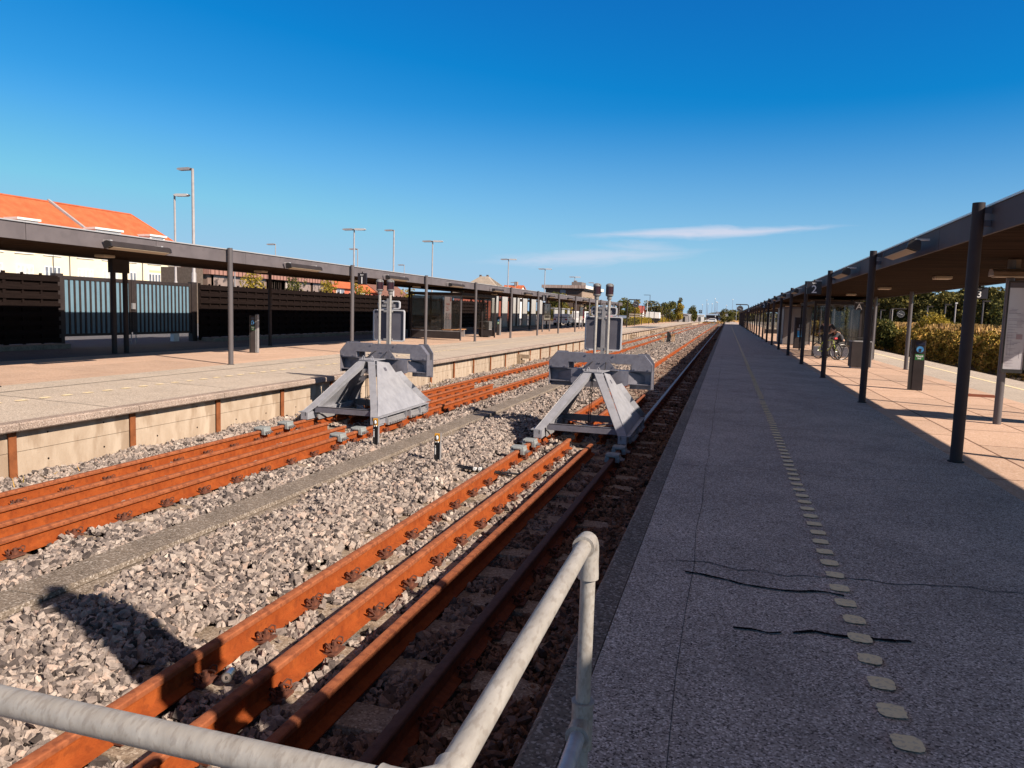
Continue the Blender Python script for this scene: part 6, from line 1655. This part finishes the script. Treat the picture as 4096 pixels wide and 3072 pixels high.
for k,(x,y) in enumerate(((-4,258),(-2.95,262),(.5,262),(-1.4,300))):
    lab=["white-topped post left of two near the train shed","white-topped post in front of the train shed","white-topped post at the end of the right platform","small white-topped post in the dry grass"][k]
    t=thing("marker_post",lab,"marker post",(x,y,-.2),0,"white marker posts"); m1=MB(); m1.cyl(0,0,0,2.6,.06,8); m1.build("post",GALV2,t); m1=MB(); m1.cyl(0,0,2.45,2.85,.12,8); m1.build("cap",WHITE,t)
# lamps of the island platform on the right
for k,(x,y,h,arm) in enumerate(((16.7,92.5,3.3,1),(17.4,90,3.4,0),(17.9,84,3.4,0),(17.6,76,3.5,1),(17.8,71,3.6,1),(18.2,69.6,3.7,0),(18.0,62,3.7,1))):
    t=thing("platform_lamp",["hooked dark lamp left of the far right clock","pale lamp behind the rear post on the island platform","short lamp close to the far right clock","leaning dark lamp post left of the yellow-green shrub","dark lamp right of the yellow-green shrub","thin lamp post with a pale tip right of the shrub","dark hooked lamp post right of the Spor 3 sign"][k],"platform lamp",(x,y,.2),0,"lamps of the overgrown island platform")
    m1=MB(); m1.cyl(0,0,0,h,.055,8); m1.build("lamp_pole",LG if not arm else POLE,t); m1=MB(); m1.box(-.05,.45 if arm else .12,-.08,.08,h-.02,h+.09); m1.build("lamp_head",ANTH if arm else LHEAD,t)
clock((16.9,88.6,.3),1,"round clock on a bent pale post half hidden behind the reeds on the right",3.35)
# ------------------------------------------------------------- cars
def car(loc, rz, col, label, L_=4.4, H=1.5, van=False, group=None):
    t=thing("parked_car",label,"car",loc,rz,group)
    W=.88; h=H
    prof=[(-L_/2,.35),(-L_/2+.05,.75),(-L_/2+.15,.92)]
    prof+= [(-L_/2+.35,h-.12),(-L_/2+.7,h)] if not van else [(-L_/2+.18,h-.15),(-L_/2+.4,h)]
    prof+= [(L_*.08,h),(L_*.24,.98 if not van else 1.1),(L_/2-.15,.85),(L_/2,.62),(L_/2-.02,.35)]
    m1=MB(); m1.prism(prof[::-1],'x',-W,W); m1.build("body",col,t,bevel=.05)
    gl=MB(); a=-L_/2+.55; b=L_*.19
    for s in (1,-1):
        gl.prism([(a,.98),(b,.98),(L_*.07,h-.12),(a+.15,h-.12)][::-1],'x',*( (W+.002,W+.012) if s>0 else (-W-.012,-W-.002)))
    gl.slab([(-W+.1,L_*.235,1.0),(W-.1,L_*.235,1.0),(W-.15,L_*.09,h-.04),(-W+.15,L_*.09,h-.04)][::-1],.01); gl.slab([(-W+.1,-L_/2+.17,.98),(W-.1,-L_/2+.17,.98),(W-.15,-L_/2+.36,h-.14),(-W+.15,-L_/2+.36,h-.14)],.01); gl.build("window",CGLASS,t)
    for y in (-L_*.31,L_*.31):
        for s in (1,-1):
            m1=MB(); m1.tube([(s*(W-.18),y,.33),(s*(W+.02),y,.33)],.33,20); w=m1.build("wheel",TYRE,t)
            m1=MB(); m1.tube([(s*(W+.021),y,.33),(s*(W+.03),y,.33)],.2,12); m1.build("rim",GALV2,w)
    for s in (1,-1):
        m1=MB(); m1.box(s*.65-.15,s*.65+.15,L_/2-.06,L_/2+.01,.62,.76); m1.build("headlight",WHITE,t)
        m1=MB(); m1.box(s*.7-.12,s*.7+.12,-L_/2-.01,-L_/2+.08,.7,.86); m1.build("tail_light",TLR,t)
    return t
CGLASS=mat("car_glass",(.09,.11,.15),rough=.06,spec=1.0); TLR=mat("tail_red",(.5,.02,.02),rough=.3)
CW=mat("car_white",(.80,.79,.77),rough=.25); CB=mat("car_blue_grey",(.14,.17,.23),rough=.2); CR=mat("car_red",(.5,.03,.05),rough=.25)
car((-19.6,90.6,P),0,CW,"white estate car parked behind the rear canopy posts, rear part hidden",4.4,1.45)
car((-18.7,97.3,P),0,CW,"white van-like car with black wheels right of the red notice board",4.6,1.85,True)
car((-15.8,112,P),radians(20),CB,"blue-grey car seen just beyond the small signal board",4.3,1.45)
car((-17.6,116,P),radians(15),CR,"red car behind the blue-grey one",4.2,1.45)
car((-5.9,281,.1),radians(90),CW,"small distant white car parked at the tracks' end",4.4,1.5)
t=thing("white_trailer","long low white trailer roof showing over the board fence","trailer",(-16.1,152,P)); m1=MB(); m1.prism([(0,1.0),(2.9,1.0),(2.85,2.2),(.25,2.3),(.1,2.1)][::-1],'y',0,2.2); m1.build("body",WHITE,t,bevel=.05); m1=MB(); m1.tube([(.6,-.05,.4),(.6,.2,.4)],.38,14); m1.tube([(2.2,-.05,.4),(2.2,.2,.4)],.38,14); m1.box(0,2.9,.1,2,.5,1); m1.build("wheels",TYRE,t)
t=thing("rail_fence","grey-brown horizontal rail fence above the yellow hedge","fence",(-17.8,140,P))
m1=MB()
for z in (.5,.9,1.3,1.7): m1.bar((0,0,z),(3.0,62,z-.1),.04,.2)
m1.build("rails",mat("weathered_rail",(.20,.16,.13),rough=.9),t)
m1=MB()
for k in range(22): m1.box(k*.145-.05,k*.145+.05,k*3-.05,k*3+.05,0,1.9)
m1.build("fence_posts",bpy.data.materials["weathered_rail"],t)
# cable cabinet frame between the tracks
t=thing("cable_rack","black cable bundle on an orange-rusty frame between the far tracks","cable rack",(-4.85,65,-.2))
m1=MB()
for x in (-.5,-.34,.36,.52): m1.box(x-.03,x+.03,-.05,.05,0,.78)
m1.box(-.55,-.28,-.05,.05,.6,.8); m1.box(.3,.57,-.05,.05,.6,.8); m1.build("frame",mat("frame_orange",(.55,.30,.12),(.62,.36,.16),rough=.8,scale=6),t)
m1=MB(); rr=random.Random(4)
for k in range(9):
    x=rr.uniform(-.1,.15); m1.tube([(x,rr.uniform(-.1,.1),.0),(x+rr.uniform(-.1,.1),0,.5),(x+.02,0,1.0),(x+rr.uniform(-.05,.15),.05,.6),(x+rr.uniform(-.1,.1),.1,.05)],.035,6)
m1.build("cable_bundle",BLACKM,t)
